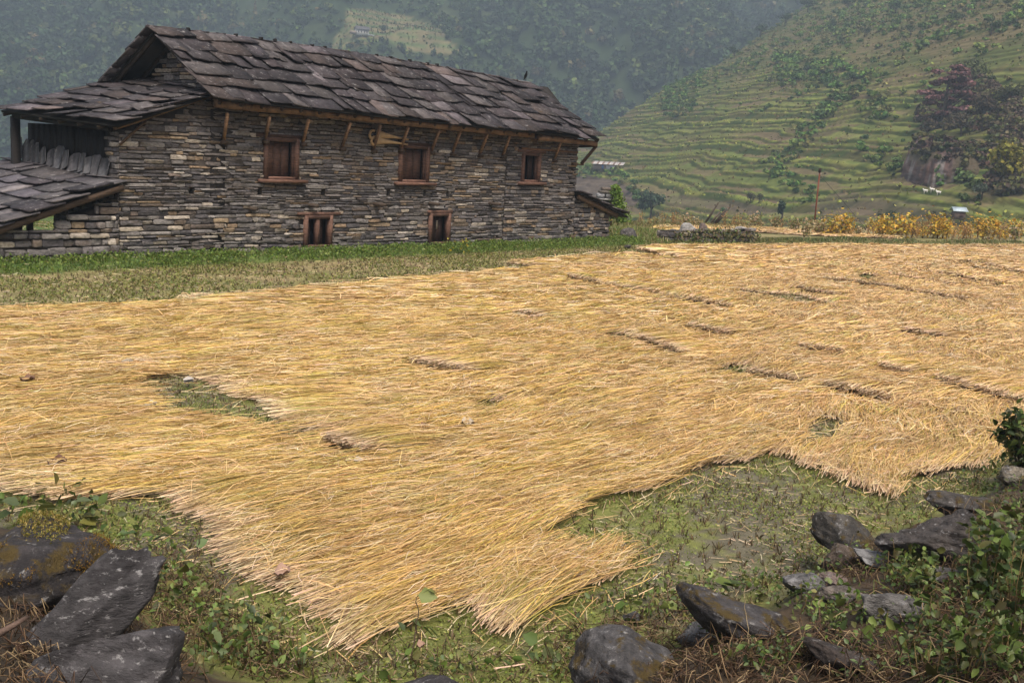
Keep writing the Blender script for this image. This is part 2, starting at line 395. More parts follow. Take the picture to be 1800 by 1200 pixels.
# ---- terraced hillside
p_ = np.concatenate([np.arange(20, 60, 2.), np.arange(60, 190, .25), np.arange(190, 300, .6), np.arange(300, 470, 2.)]); q_ = np.concatenate([np.arange(-150, 40, 6.), np.arange(40, 430, 1.15), np.arange(430, 600, 6.)])
Pp, Qq = np.meshgrid(p_, q_, indexing='ij')
X = Pp*PG[0]+Qq*QG[0]; Y = Pp*PG[1]+Qq*QG[1]
Z, fr, strg = hill_terr(X, Y)
n1 = fbm(X/18, Y/18, seed=91, oct=4); n2 = fbm(X/3, Y/3, seed=92, oct=3)
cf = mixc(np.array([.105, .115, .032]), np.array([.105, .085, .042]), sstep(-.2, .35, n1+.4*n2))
cr = mixc(np.array([.034, .050, .012]), np.array([.060, .058, .020]), sstep(-.3, .3, n2+.3*n1))  # risers: shade beneath each terrace lip put into a darker green
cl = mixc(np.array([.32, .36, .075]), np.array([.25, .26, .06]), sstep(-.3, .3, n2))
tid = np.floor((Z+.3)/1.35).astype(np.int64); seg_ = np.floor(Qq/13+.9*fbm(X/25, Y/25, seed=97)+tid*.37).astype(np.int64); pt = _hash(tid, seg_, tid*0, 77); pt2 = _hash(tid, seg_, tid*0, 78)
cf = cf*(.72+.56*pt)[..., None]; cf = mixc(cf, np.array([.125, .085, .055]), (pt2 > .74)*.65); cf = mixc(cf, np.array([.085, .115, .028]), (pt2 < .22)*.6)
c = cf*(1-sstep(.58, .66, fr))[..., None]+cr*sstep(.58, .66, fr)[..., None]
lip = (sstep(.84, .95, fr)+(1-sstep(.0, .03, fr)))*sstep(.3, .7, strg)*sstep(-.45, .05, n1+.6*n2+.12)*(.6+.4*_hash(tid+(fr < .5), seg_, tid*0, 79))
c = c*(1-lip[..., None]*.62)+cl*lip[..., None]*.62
wild = (1-sstep(.35, .8, strg))[..., None]
c = c*(1-.6*wild)+mixc(np.array([.07, .078, .025]), np.array([.125, .10, .048]), sstep(-.3, .3, n1+n2))*.6*wild
# brown ploughed patches on the lower terraces
sx_, sy_ = proj(np.stack([X, Y, Z], -1))
PL1 = [(985, 318), (1030, 308), (1085, 318), (1112, 335), (1123, 352), (1118, 362), (1075, 358), (985, 345)]
PL2 = [(1440, 385), (1430, 350), (1480, 335), (1560, 350), (1640, 362), (1680, 385), (1560, 392)]
PL3 = [(1120, 350), (1200, 342), (1330, 362), (1380, 372), (1330, 378), (1180, 360)]
pm = in_poly(sx_, sy_, PL1).astype(float)+.55*in_poly(sx_+18*n2, sy_+5*n1, PL2)+.6*in_poly(sx_+18*n2, sy_+5*n1, PL3)
pm = np.clip(pm, 0, 1)[..., None]
c = c*(1-pm)+mixc(np.array([.075, .055, .042]), np.array([.105, .08, .06]), sstep(-.3, .3, n2))*pm
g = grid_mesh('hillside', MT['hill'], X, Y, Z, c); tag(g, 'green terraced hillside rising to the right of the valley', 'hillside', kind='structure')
# ---- far mountain
D_ = np.concatenate([np.arange(280, 400, 6.), np.arange(400, 760, 2.), np.arange(760, 830, 6.)]); T_ = np.arange(-460, 420, 2.2)
Dd, Tt = np.meshgrid(D_, T_, indexing='ij'); X = Dd*ND[0]+Tt*NT[0]; Y = Dd*ND[1]+Tt*NT[1]; Z = z_mount(X, Y)
CLEAR = [(588, 112), (582, 85), (600, 42), (615, 16), (660, 18), (705, 26), (735, 36), (772, 52), (800, 84), (812, 92), (770, 96), (730, 92), (690, 78), (680, 72), (640, 78), (600, 86)]
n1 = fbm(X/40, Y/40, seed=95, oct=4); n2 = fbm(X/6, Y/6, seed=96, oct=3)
c = mixc(np.array([.024, .038, .015]), np.array([.04, .052, .02]), sstep(-.2, .5, n1+.4*n2))  # ground darkened so the gaps between tree crowns read as shadow
sx_, sy_ = proj(np.stack([X, Y, Z], -1)); cm = in_poly(sx_+6*n2, sy_+3*n2, CLEAR)[..., None]
ph = (Z+.6*n2)/4.2; stp = sstep(.55, .68, ph-np.floor(ph))
cc = mixc(np.array([.145, .12, .06]), np.array([.065, .10, .033]), stp*.95)*(1+.25*n2[..., None])
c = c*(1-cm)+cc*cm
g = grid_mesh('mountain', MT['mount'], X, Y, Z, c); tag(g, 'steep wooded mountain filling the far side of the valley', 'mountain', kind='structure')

# ---- forest on the far mountain (one mass)
def clump_tree(mb, P, r, h, col, nl, rng, leafsize, conif=False):
    """crown of leaf clumps round a few lobes; P (3,) foot"""
    nlob = max(3, int(nl/26)); lob = rng.normal(0, 1, (nlob, 3)); lob = lob/np.linalg.norm(lob, axis=1, keepdims=True)*rng.uniform(.25, .62, (nlob, 1)); lob[:, 2] = np.abs(lob[:, 2])*.8-.1
    k = rng.integers(0, nlob, nl); dirs = unit(rng.normal(0, 1, (nl, 3)))
    lr = rng.uniform(.34, .55, nlob)[k][:, None]
    q = lob[k]+dirs*lr*rng.uniform(.75, 1.05, (nl, 1))
    if conif:
        t = rng.uniform(0, 1, nl)**.8; a = rng.uniform(0, 2*pi, nl); rr = (1-t)*.8*rng.uniform(.6, 1.1, nl)
        q = np.stack([rr*np.cos(a), rr*np.sin(a), t*2-1], 1); dirs = unit(np.stack([np.cos(a), np.sin(a), .2+0*a], 1))
    pts = np.asarray(P)+np.stack([q[:, 0]*r, q[:, 1]*r, h*.5+q[:, 2]*h*.5], 1)
    cc = np.asarray(col)*(1+rng.normal(0, .22, (nl, 1)))*(1+rng.normal(0, .06, (nl, 3)))*rng.choice([.75, 1, 1.25], nlob)[k][:, None]
    nr = unit(dirs+rng.normal(0, .45, (nl, 3))+np.array([0, 0, .25])); d = unit(np.cross(nr, rng.normal(0, 1, (nl, 3)))); s = np.cross(d, nr)
    sz = leafsize*rng.uniform(.7, 1.3, nl)[:, None, None]
    v = pts[:, None]+sz*(s[:, None]*LEAF[None, :, :1]*1.5+(d[:, None])*(LEAF[None, :, 1:2]-.5)+nr[:, None]*LEAF[None, :, 2:])
    mb.add(v.reshape(-1, 3), (LEAFQ[None]+(np.arange(nl)*6)[:, None, None]).reshape(-1, 4), None, np.repeat(np.clip(cc, .004, .6), 6, 0))
rng = np.random.default_rng(11)
mb = MB(); n = 17000
D = rng.uniform(395, 790, n); T = rng.uniform(-440, 300, n); x = D*ND[0]+T*NT[0]; y = D*ND[1]+T*NT[1]; z = z_mount(x, y)
px, py = proj(np.stack([x, y, z], 1)); nz = fbm(x/50, y/50, seed=101, oct=3); zn2 = fbm(x/14, y/14, seed=102)
ok = (px > -160) & (px < 1560) & (py > -130) & (py < 330) & ~in_poly(px, py, CLEAR)
BUSHY = [(590, 0), (800, 0), (830, 90), (900, 130), (820, 130), (560, 95), (420, 60), (420, 0)]
bushy = in_poly(px, py, BUSHY)
GR = np.array([[.034, .062, .022], [.042, .072, .026], [.026, .046, .020], [.058, .088, .028], [.042, .060, .030], [.085, .105, .030], [.115, .095, .042]])
for i in np.nonzero(ok)[0]:
    if nz[i]+.3*zn2[i] > .42 and rng.random() < .12: continue
    s = rng.uniform(.6, 1.3)*(.55 if bushy[i] else 1); r = 4.5*s; h = 7.2*s*rng.uniform(.8, 1.3)
    con = rng.random() < .07
    if con: r *= .6; h *= 1.7
    kcol = GR[rng.choice(7, p=[.22, .2, .2, .15, .12, .07, .04])]*rng.uniform(.75, 1.2)
    if bushy[i]: kcol = kcol*np.array([1.3, 1.25, 1.05])
    clump_tree(mb, (x[i], y[i], z[i]-.8), r, h, kcol, 70 if not bushy[i] else 36, rng, 1.5*s**.5, con)
n = 5200; x = rng.uniform(-260, 40, n*6); D = rng.uniform(440, 720, n*6); y = (D-x*ND[0])/ND[1]; z = z_mount(x, y); px, py = proj(np.stack([x, y, z], 1)); k = in_poly(px, py, CLEAR); x, y, z = x[k][:n], y[k][:n], z[k][:n]; n = len(x)
ph = z/4.2; hi = (ph-np.floor(ph)) > .55
leaves(mb, np.stack([x, y, z], 1), rng.uniform(.6, 1.5, n), np.where(hi[:, None], pal(rng, [[.08, .12, .035], [.06, .10, .03], [.12, .14, .05]], n), pal(rng, [[.17, .135, .07], [.13, .11, .05], [.10, .12, .045]], n)), rng, up=.3, d=np.array([0, 0, 1.])+rng.normal(0, .4, (n, 3)))
tag(mb.build('mountain_forest', MT['foliage']), 'dense mixed forest covering the far mountain side', 'forest', kind='stuff')

# ---- hillside scrub and grass (uncountable)
mb = MB()
n = 26000
Pq = rng.uniform(60, 330, n); Qs = rng.uniform(60, 430, n); x = Pq*PG[0]+Qs*QG[0]; y = Pq*PG[1]+Qs*QG[1]
z, frr, stg = hill_terr(x, y); px, py = proj(np.stack([x, y, z], 1))
ok = (px > 960) & (px < 1960) & (py > -120) & (py < 430)
GULLY = [(1475, 165), (1450, 205), (1420, 235), (1400, 260), (1370, 285), (1345, 300), (1365, 305), (1395, 325), (1420, 345)]
GUL2 = [(1280, 60), (1210, 110), (1190, 180)]; GUL3 = [(1380, 120), (1450, 130), (1500, 160), (1540, 190)]; GUL4 = [(1625, 275), (1660, 310), (1680, 335), (1700, 345)]; GUL5 = [(1520, 260), (1560, 290), (1600, 300)]
GUL6 = [(1010, 305), (1060, 305), (1090, 312), (1108, 330), (1120, 345)]; GUL7 = [(1270, 30), (1230, 65), (1180, 120)]
dens = .022+.62*(1-stg)
gd = np.minimum.reduce([seg_dist(px, py, GULLY)/11, seg_dist(px, py, GUL2)/24, seg_dist(px, py, GUL3)/20, seg_dist(px, py, GUL4)/16, seg_dist(px, py, GUL5)/14, seg_dist(px, py, GUL6)/9])
nz = fbm(x/16, y/16, seed=111, oct=3)
dens = np.where(gd < 1.25, 1.0, dens*(.35+1.0*sstep(-.15, .35, nz)))
dens = np.where((frr > .6) & (stg > .6), dens*1.7, dens)
PLOW = in_poly(px, py, PL1) | in_poly(px, py, PL2)
dens = np.where(PLOW & (gd > 1), dens*.06, dens)
HG = np.array([[.075, .125, .028], [.09, .15, .034], [.08, .105, .034], [.125, .16, .04], [.145, .13, .05], [.06, .10, .032]])
for i in np.nonzero(ok & (rng.random(n) < dens))[0]:
    big = gd[i] < 1.25
    s = rng.uniform(.5, 1.4)*(1.0 if big else .75)*(1.3 if stg[i] < .5 else 1)*(.62 if py[i] > 200 and not big else 1)
    clump_tree(mb, (x[i], y[i], z[i]-.15), 1.25*s, 1.45*s, HG[rng.integers(0, 6)]*1.2*(1.0 if not big else np.array([.85, .95, .9])), int(20+10*s), rng, .5*s**.6)
tag(mb.build('hillside_scrub', MT['foliage']), 'low green scrub growing over the hillside terraces and gullies', 'scrub', kind='stuff')
mb = MB(); n = 150000
Pq = rng.uniform(60, 330, n); Qs = rng.uniform(50, 430, n); x = Pq*PG[0]+Qs*QG[0]; y = Pq*PG[1]+Qs*QG[1]
z, frr, stg = hill_terr(x, y); px, py = proj(np.stack([x, y, z], 1)); nz = fbm(x/9, y/9, seed=113, oct=3)
ok = (px > 980) & (px < 1900) & (py > -60) & (py < 420) & ~(in_poly(px, py, PL1)) & (((frr > .84) & (stg > .5)) | (rng.random(n) < .22+.5*(1-stg))) & (rng.random(n) < .45+.55*sstep(-.2, .2, nz))
x, y, z, frr, stg = x[ok], y[ok], z[ok], frr[ok], stg[ok]; n = len(x)
lipm = ((frr > .86) | (frr < .04)) & (stg > .45)
col = np.where(lipm[:, None], pal(rng, [[.25, .29, .06], [.20, .23, .05], [.29, .28, .085]], n), pal(rng, [[.10, .10, .032], [.14, .11, .048], [.08, .09, .026], [.17, .13, .065]], n))
leaves(mb, np.stack([x, y, z], 1), rng.uniform(.25, .6, n), col, rng, up=.3, narrow=1.2, d=np.array([0, 0, 1.])+rng.normal(0, .5, (n, 3)))
tag(mb.build('terrace_grass', MT['foliage']), 'tufts of grass along the lips of the hillside terraces', 'grass', kind='stuff')

# ================================================================ STONE HOUSE
rng = np.random.default_rng(21)
def stone_color(rng, u, z, light=.0):
    r = rng.random()
    band = .30*np.exp(-((z-2.52)/.26)**2)*(1 if u < 5 else .35)+.22*np.exp(-((z-.75)/.35)**2)*(1 if u < 9 else .4)+.16*np.exp(-((z-2.35)/.3)**2)*(1 if 10 < u < 13 else 0)
    patch = .5+.5*float(fbm(np.array([u*.45]), np.array([z*1.3]), seed=201, oct=2)[0])*2
    pl = np.clip(.03+light+.14*max(0, patch-.40)+band*.75, 0, .6)
    if r < pl: c = np.array([[.30, .265, .22], [.35, .32, .285], [.27, .21, .145], [.30, .27, .235]][rng.integers(0, 4)])
    elif r < pl+.17: c = np.array([[.14, .115, .095], [.17, .138, .108], [.12, .098, .086], [.19, .14, .095]][rng.integers(0, 4)])
    else: c = np.array([[.105, .098, .10], [.14, .132, .132], [.078, .073, .078], [.175, .165, .16], [.12, .107, .102]][rng.integers(0, 5)])
    return c*rng.uniform(.75, 1.2)*np.array([1.17, 1.12, 1.08])
def stone(mb, P0, A, B, Nn, a0, a1, b0, b1, dep, rng, col, n=10, rough=.012):
    """one irregular stone face on the wall plane (A along, B up, Nn out)"""
    ca, cb = (a0+a1)/2, (b0+b1)/2; ha, hb = (a1-a0)/2, (b1-b0)/2
    t = (np.arange(n)+.5)*2*pi/n+rng.normal(0, .13, n); e = .27
    ex = np.sign(np.cos(t))*np.abs(np.cos(t))**e; ey = np.sign(np.sin(t))*np.abs(np.sin(t))**e
    ex = ex*(1+rng.normal(0, .03, n)); ey = ey*(1+rng.normal(0, .09, n))
    tl = rng.normal(0, .012, 2)
    rings = []
    for sc_, off in ((1.0, -.05), (1.0, dep*.86), (1.0, dep)):
        k = min(.010, hb*.22) if off == dep else 0
        ra = ca+ex*(ha-k); rb = cb+ey*(hb-k)
        o = off+(rng.normal(0, rough*.5, n)+tl[0]*ex+tl[1]*ey if off > 0 else 0)
        rings.append(P0+A*ra[:, None]+B*rb[:, None]+Nn*np.broadcast_to(o, (n,))[:, None])
    v = np.concatenate(rings+[(P0+A*(ca+rng.normal(0, ha*.2))+B*cb+Nn*(dep+rng.uniform(-.002, .006)))[None]])
    Q = []; T = []
    for r in (0, 1):
        for k in range(n): Q.append([r*n+k, r*n+(k+1) % n, (r+1)*n+(k+1) % n, (r+1)*n+k])
    for k in range(n): T.append([2*n+k, 2*n+(k+1) % n, 3*n])
    mb.add(v, Q, T, col)
def stone_wall(mb, P0, A, Nn, a0, a1, zlo, zhi, rng, openings=(), hm=(.055, .135), lm=(.16, .66), dep=(.006, .045), light=0., gap=.006, wav=.05, B=HZ):
    z = min(zlo(a0), zlo(a1), zlo((a0+a1)/2)); zmax = max(zhi(t) for t in np.linspace(a0, a1, 9)); seed = int(rng.integers(1, 9999))
    while z < zmax:
        h = rng.uniform(*hm)
        if rng.random() < .12: h *= 1.25
        a = a0-rng.uniform(0, lm[0])
        while a < a1:
            L = rng.uniform(*lm)*rng.choice([.55, 1, 1, 1.25])
            b0, b1 = a, a+L; a += L
            b0 = max(b0, a0); b1 = min(b1, a1)
            if b1-b0 < .06: continue
            zc = z+h/2
            segs = [(b0, b1)]
            for (o0, o1, p0, p1) in openings:
                if p0 < zc+h*.3 and zc-h*.3 < p1:
                    ns = []
                    for s0, s1 in segs:
                        if s1 <= o0 or s0 >= o1: ns.append((s0, s1)); continue
                        if s0 < o0: ns.append((s0, o0))
                        if s1 > o1: ns.append((o1, s1))
                    segs = ns
            for s0, s1 in segs:
                m = (s0+s1)/2
                if s1-s0 < .05 or zc < zlo(m) or zc+h*.25 > zhi(m): continue
                wv = wav*float(vnoise(np.array([m*.8]), np.array([z*.9]), seed=seed)[0])
                hh = h*rng.uniform(.74, 1.08)
                stone(mb, P0, A, B, Nn, s0+gap/2, s1-gap/2, z+wv+gap/2, z+wv+hh-gap/2, rng.uniform(*dep), rng, stone_color(rng, m, zc, light))
        z += h
def backing(mb, P0, A, Nn, a0, a1, zlo, zhi, thick, openings, na=24, nz=10, col=(.050, .042, .036)):
    """solid core of a wall, left open at its openings"""
    av = sorted(set([a0, a1]+[o for q in openings for o in q[:2] if a0 < o < a1]))
    for x0, x1 in zip(av[:-1], av[1:]):
        cuts = sorted([(q[2], q[3]) for q in openings if q[0] <= x0+1e-6 and q[1] >= x1-1e-6])
        z0 = None; lo = 'base'
        spans = []; cur = ('lo',)
        for c0, c1 in cuts: spans.append((cur, c0)); cur = (c1,)
        spans.append((cur, None))
        for s, e in spans:
            if s[0] != 'lo' and e is None and s[0] > zhi((x0+x1)/2): continue
            p = []
            for off in (0, -thick):
                for xx, top in ((x0, 0), (x1, 0), (x1, 1), (x0, 1)):
                    zb = zlo(xx) if s[0] == 'lo' else s[0]; zt = zhi(xx) if e is None else e
                    p.append(P0+A*xx+HZ*(zt if top else zb)+Nn*off)
            hexa(mb, np.array(p)[[0, 1, 2, 3, 4, 5, 6, 7]], col)

house = thing('stone_house', 'long two storey stone farmhouse with dark slate roof and brown wooden windows', 'house', HP(8, 1.5, .15))
def part(mb, name, m, parent=house, smooth=False):
    o = mb.build(name, MT[m], None, smooth)
    o.parent = parent
    root = parent
    while root.parent: root = root.parent
    o.matrix_parent_inverse = Matrix.Translation(-Vector(root.location)) if parent is root else Matrix.Identity(4)
    return o
# openings on the front wall: (u0,u1,z0,z1)
W1 = (3.98, 5.06, 2.06, 3.12); W2 = (8.68, 9.87, 2.07, 3.13); W3 = (14.12, 15.04, 2.17, 3.12)
L1 = (5.31, 6.25, .27, 1.13); L2 = (10.0, 10.88, .24, 1.17)
opens = [W1, W2, W3, L1, L2]
holes = [(c-.07, c+.07, 1.66, 1.80) for c in (3.88, 5.95, 8.35, 9.77, 10.75, 1.9)]
NF = -HV
ztop = lambda u: min(3.93, 3.04+.40*max(u, 0)) if u < 2.4 else 3.93-.012*(u-2.4)
zbase = lambda u: .06
mb = MB(); backing(mb, HP(0, 0, 0), HU, NF, 0., 17.05, zbase, ztop, .5, opens+holes)
core = part(mb, 'wall_core', 'mortar')
mb = MB(); stone_wall(mb, HP(0, 0, 0), HU, NF, 0., 13.36, zbase, ztop, rng, opens+holes)
stone_wall(mb, HP(0, 0, 0), HU, NF, 13.40, 17.08, zbase, lambda u: 3.72, rng, opens+holes, dep=(.02, .065))
part(mb, 'wall', 'stone')
# left gable wall above the porch roof, right gable wall, left end pier
gz = lambda v: 5.45-.86*abs(v-1.42)
mb = MB(); stone_wall(mb, HP(2.4, 0, 0), HV, -HU, -.02, 3.1, lambda v: 3.8, gz, rng, light=.25, hm=(.07, .14), lm=(.2, .5)); part(mb, 'gable_wall', 'stone')
mb = MB()
for uu, sgn in ((2.41, 1), (16.6, 1)):
    v_ = np.array([HP(uu, -.02, .1), HP(uu, -.02, 4.1), HP(uu, 1.42, 5.4), HP(uu, 3.1, 4.1), HP(uu, 3.1, .1)]); v2 = v_+HU*.42
    mb.add(np.concatenate([v_, v2]), [[0, 1, 6, 5], [1, 2, 7, 6], [2, 3, 8, 7], [3, 4, 9, 8], [4, 0, 5, 9], [0, 4, 3, 1], [5, 6, 8, 9]], [[1, 3, 2], [6, 7, 8]], (.03, .026, .024))
hexa(mb, np.array([HP(2.5, 2.7, .05), HP(17, 2.7, .05), HP(17, 3.1, .05), HP(2.5, 3.1, .05), HP(2.5, 2.7, 3.9), HP(17, 2.7, 3.7), HP(17, 3.1, 3.7), HP(2.5, 3.1, 3.9)]), (.03, .026, .024))
part(mb, 'wall_core', 'mortar')
mb = MB(); stone_wall(mb, HP(17.08, 0, 0), HV, HU, .0, 3.1, lambda v: .1, lambda v: min(3.7, gz(v)), rng, hm=(.08, .15)); part(mb, 'gable_wall', 'stone')
mb = MB(); stone_wall(mb, HP(0, 0, 0), HV, -HU, .0, 3.1, lambda v: .06, lambda v: 2.0 if v > .45 else 3.05, rng, hm=(.08, .15)); part(mb, 'end_wall', 'stone')
mb = MB(); hexa(mb, np.array([HP(0.01, .01, .05), HP(.42, .01, .05), HP(.42, 3.1, .05), HP(.01, 3.1, .05), HP(.01, .01, 2.), HP(.42, .01, 2.), HP(.42, 3.1, 2.0), HP(.01, 3.1, 2.0)]), (.025, .02, .018)); part(mb, 'wall_core', 'mortar')

# ---- slate roofs
def slates(mb, patch, La, Lb, expo, wid, thk, rng, lift=.05, sag=None, cols=None, lenf=1.5, skip=0.):
    """patch(a,b)->point on the roof for metres along the eave (a) and up the slope (b)"""
    cols = cols if cols is not None else np.array([[.040, .034, .037], [.052, .044, .047], [.066, .058, .060], [.045, .036, .038], [.092, .082, .080], [.032, .028, .031], [.060, .047, .043]])
    nb = int(Lb/expo)+1
    for k in range(nb):
        b0 = k*expo; a = -rng.uniform(0, .5)
        while a < La:
            wd = rng.uniform(*wid); a0, a1 = a, a+wd; a += wd-rng.uniform(0, .02)
            a0 = max(a0, -.12); a1 = min(a1, La+.12)
            if a1-a0 < .12 or rng.random() < skip: continue
            c0 = b0+rng.normal(0, .06)-.04; c1 = min(c0+expo*lenf, Lb+.06)
            if c1-c0 < .15: continue
            th = thk*rng.uniform(.7, 1.7); up = lift*rng.uniform(.65, 1.45); tw = rng.normal(0, .018)
            sk = rng.normal(0, .02)
            ga = rng.uniform(.004, .016)
            bot = [(a0+ga+(.0 if j else rng.uniform(0, .05)), ) for j in range(1)]
            am = np.linspace(a0+ga, a1-ga, 5)
            pl = [(am[0]+rng.uniform(-.01, .03), c0+rng.uniform(0, .03)), (am[1], c0+rng.normal(0, .018)), (am[2], c0+rng.normal(0, .018)), (am[3], c0+rng.normal(0, .018)), (am[4]-rng.uniform(-.01, .03), c0+rng.uniform(0, .03)), (am[4]+sk, c1), (am[0]+sk, c1)]
            top = []; und = []
            for (pa, pb) in pl:
                P, Nr = patch(pa, pb); f = (c1-pb)/(c1-c0)
                hgt = .012+up*f+tw*(pa-(a0+a1)/2)/wd*2
                top.append(P+Nr*(hgt+th)); und.append(P+Nr*hgt)
            n = len(pl); v = np.array(top+und)
            Q = [[0, 1, 2, 6], [2, 5, 6, 6], [2, 3, 4, 5]]
            T = [[2, 5, 6]]; Q = [[0, 1, 2, 6], [2, 3, 4, 5]]
            Qb = [[n+6, n+2, n+1, n], [n+5, n+4, n+3, n+2]]; Tb = [[n+6, n+5, n+2]]
            S = [[i, n+i, n+(i+1) % n, (i+1) % n] for i in range(n)]
            mb.add(v, Q+Qb+S, T+Tb, cols[rng.integers(0, len(cols))]*rng.uniform(.6, 1.1)*(2.1 if rng.random() < .09 else 1)*np.array([1.0, .97, 1.0]))
def bil(c00, c10, c01, c11, La, Lb, sag=0., wav=0., seed=1):
    c00, c10, c01, c11 = [np.asarray(c, float) for c in (c00, c10, c01, c11)]
    Nr = unit(np.cross(c10-c00, c01-c00)); Nr = Nr if Nr[2] > 0 else -Nr
    def f(a, b):
        s, t = a/La, b/Lb
        P = c00*(1-s)*(1-t)+c10*s*(1-t)+c01*(1-s)*t+c11*s*t
        P = P+HZ*(sag*4*s*(1-s)*t)+Nr*wav*float(vnoise(np.array([a*.7]), np.array([b*.9]), seed=seed)[0])
        return P, Nr
    return f
def deck(mb, c00, c10, c01, c11, Nr, t0=-.05, t1=.0, col=(.010, .008, .006)):
    P = [np.asarray(c)+Nr*t0 for c in (c00, c10, c11, c01)]+[np.asarray(c)+Nr*t1 for c in (c00, c10, c11, c01)]
    hexa(mb, np.array(P), col)
E0, E1, R0, R1 = HP(2.08, -.70, 3.93), HP(17.62, -.70, 3.70), HP(1.66, 1.42, 5.56), HP(16.1, 1.5, 5.42)
BE0, BE1 = HP(1.5, 3.72, 4.02), HP(17.2, 3.72, 3.85)
Lf = np.linalg.norm(E1-E0); Ls = np.linalg.norm(R0-E0)
fp = bil(E0, E1, R0, R1, Lf, Ls, sag=.10, wav=.022, seed=5)
NFX = fp(0, 0)[1]; mb = MB(); slates(mb, fp, Lf, Ls, .47, (.38, 1.15), .024, rng, lift=.085)
slates(mb, lambda a, b: (fp(a, b)[0]+NFX*.03, fp(a, b)[1]), Lf, Ls-.2, .95, (.3, .7), .016, rng, lift=.05, lenf=.8, skip=.72)
# ridge course lying over the top
bp_ = bil(BE1, BE0, R1, R0, Lf, Ls, sag=.10, wav=.02, seed=6)
roof = part(mb, 'roof', 'slate')
mb = MB(); slates(mb, bp_, Lf, Ls, .44, (.5, 1.1), .028, rng); part(mb, 'roof', 'slate')
mb = MB(); NFr = fp(0, 0)[1]; NBk = bp_(0, 0)[1]
deck(mb, E0+HU*.12, E1-HU*.25, R0+HU*.12, R1-HU*.35, NFr); deck(mb, BE0+HU*.12, BE1-HU*.6, R0+HU*.12, R1-HU*.6, NBk)
for s in np.linspace(.012, .985, 26):
    a = E0*(1-s)+E1*s+NFr*-.11; b = R0*(1-s)+R1*s+NFr*-.11+HZ*.02; bar(mb, a, b, .07, .09, (.045, .028, .017))
    a = BE0*(1-s)+BE1*s+NBk*-.11; b = R0*(1-s)+R1*s+NBk*-.11; bar(mb, a, b, .07, .09, (.03, .02, .012))
bar(mb, R0-HZ*.14+HU*.2, R1-HZ*.14-HU*.2, .12, .14, (.03, .02, .012), nseg=4)
part(mb, 'roof_frame', 'wood')
# ridge pegs
for k, pxx in enumerate((330, 404, 443, 465, 490, 525, 546, 635, 660, 695, 728, 746)):
    a = np.interp(pxx, [265, 925], [0, 1])*.98; s = np.clip(a**1.12, 0, 1)
    P = R0*(1-s)+R1*s+HZ*(.10*4*s*(1-s)+.055); mb = MB()
    obox(mb, P+HZ*.03, [HU, HV, HZ], (.035, .05, .035), (.012, .010, .010), .006, rng); part(mb, 'ridge_peg', 'wood')
# eave beams in two lengths, struts under them
mb = MB(); bar(mb, HP(2.2, -.52, 3.83), HP(14.0, -.52, 3.66), .14, .19, (.15, .086, .045), nseg=10, jit=.008, rng=rng); part(mb, 'eave_beam', 'beam')
mb = MB(); bar(mb, HP(14.3, -.50, 3.60), HP(17.45, -.50, 3.55), .14, .17, (.16, .09, .046), nseg=4, jit=.008, rng=rng); part(mb, 'eave_beam', 'beam')
mb = MB(); bar(mb, HP(17.4, -.5, 3.49), HP(17.75, .7, 3.44), .13, .12, (.05, .03, .02)); part(mb, 'eave_beam', 'wood')
STR = [(393, 247, 400, 183), (466, 246, 474, 194), (532, 251, 543, 198), (601, 259, 616, 206), (656, 263, 669, 212), (704, 262, 718, 218), (758, 266, 773, 224), (795, 268, 810, 225), (843, 271, 858, 232), (884, 273, 897, 235), (974, 280, 986, 248)]
for i, (x0, y0, x1, y1) in enumerate(STR):
    ub, zb = wallpt(x0, y0, -.05); ut, zt = wallpt(x1, y1, -.5); mb = MB()
    bar(mb, HP(ub, -.05, zb), HP(ut, -.5, 3.62 if i < 10 else 3.5), .075, .06, np.array([.20, .118, .068])*rng.uniform(.7, 1.3), up=HU); obox(mb, HP(ub, -.06, zb-.05), [HU, HV, HZ], (.07, .1, .05), (.05, .032, .02)); part(mb, 'strut', 'wood')
mb = MB(); bar(mb, HP(17.08, -.2, 2.83), HP(17.55, -.45, 3.48), .08, .08, (.06, .035, .022), up=HV); bar(mb, HP(16.7, -.12, 2.83), HP(17.2, -.2, 2.81), .07, .05, (.10, .06, .04)); part(mb, 'strut', 'wood')
# timber stubs sticking out of the wall
for pxx, pyy, ln in ((440, 366, .18), (545, 360, .28), (660, 358, .38), (757, 357, .3), (862, 357, .42)):
    uu, zz = wallpt(pxx, pyy, -.1); mb = MB(); bar(mb, HP(uu, .2, zz), HP(uu+.12, -ln, zz-.02), .14, .09, (.06, .042, .03), nseg=2, jit=.008, rng=rng); part(mb, 'beam_end', 'wood')

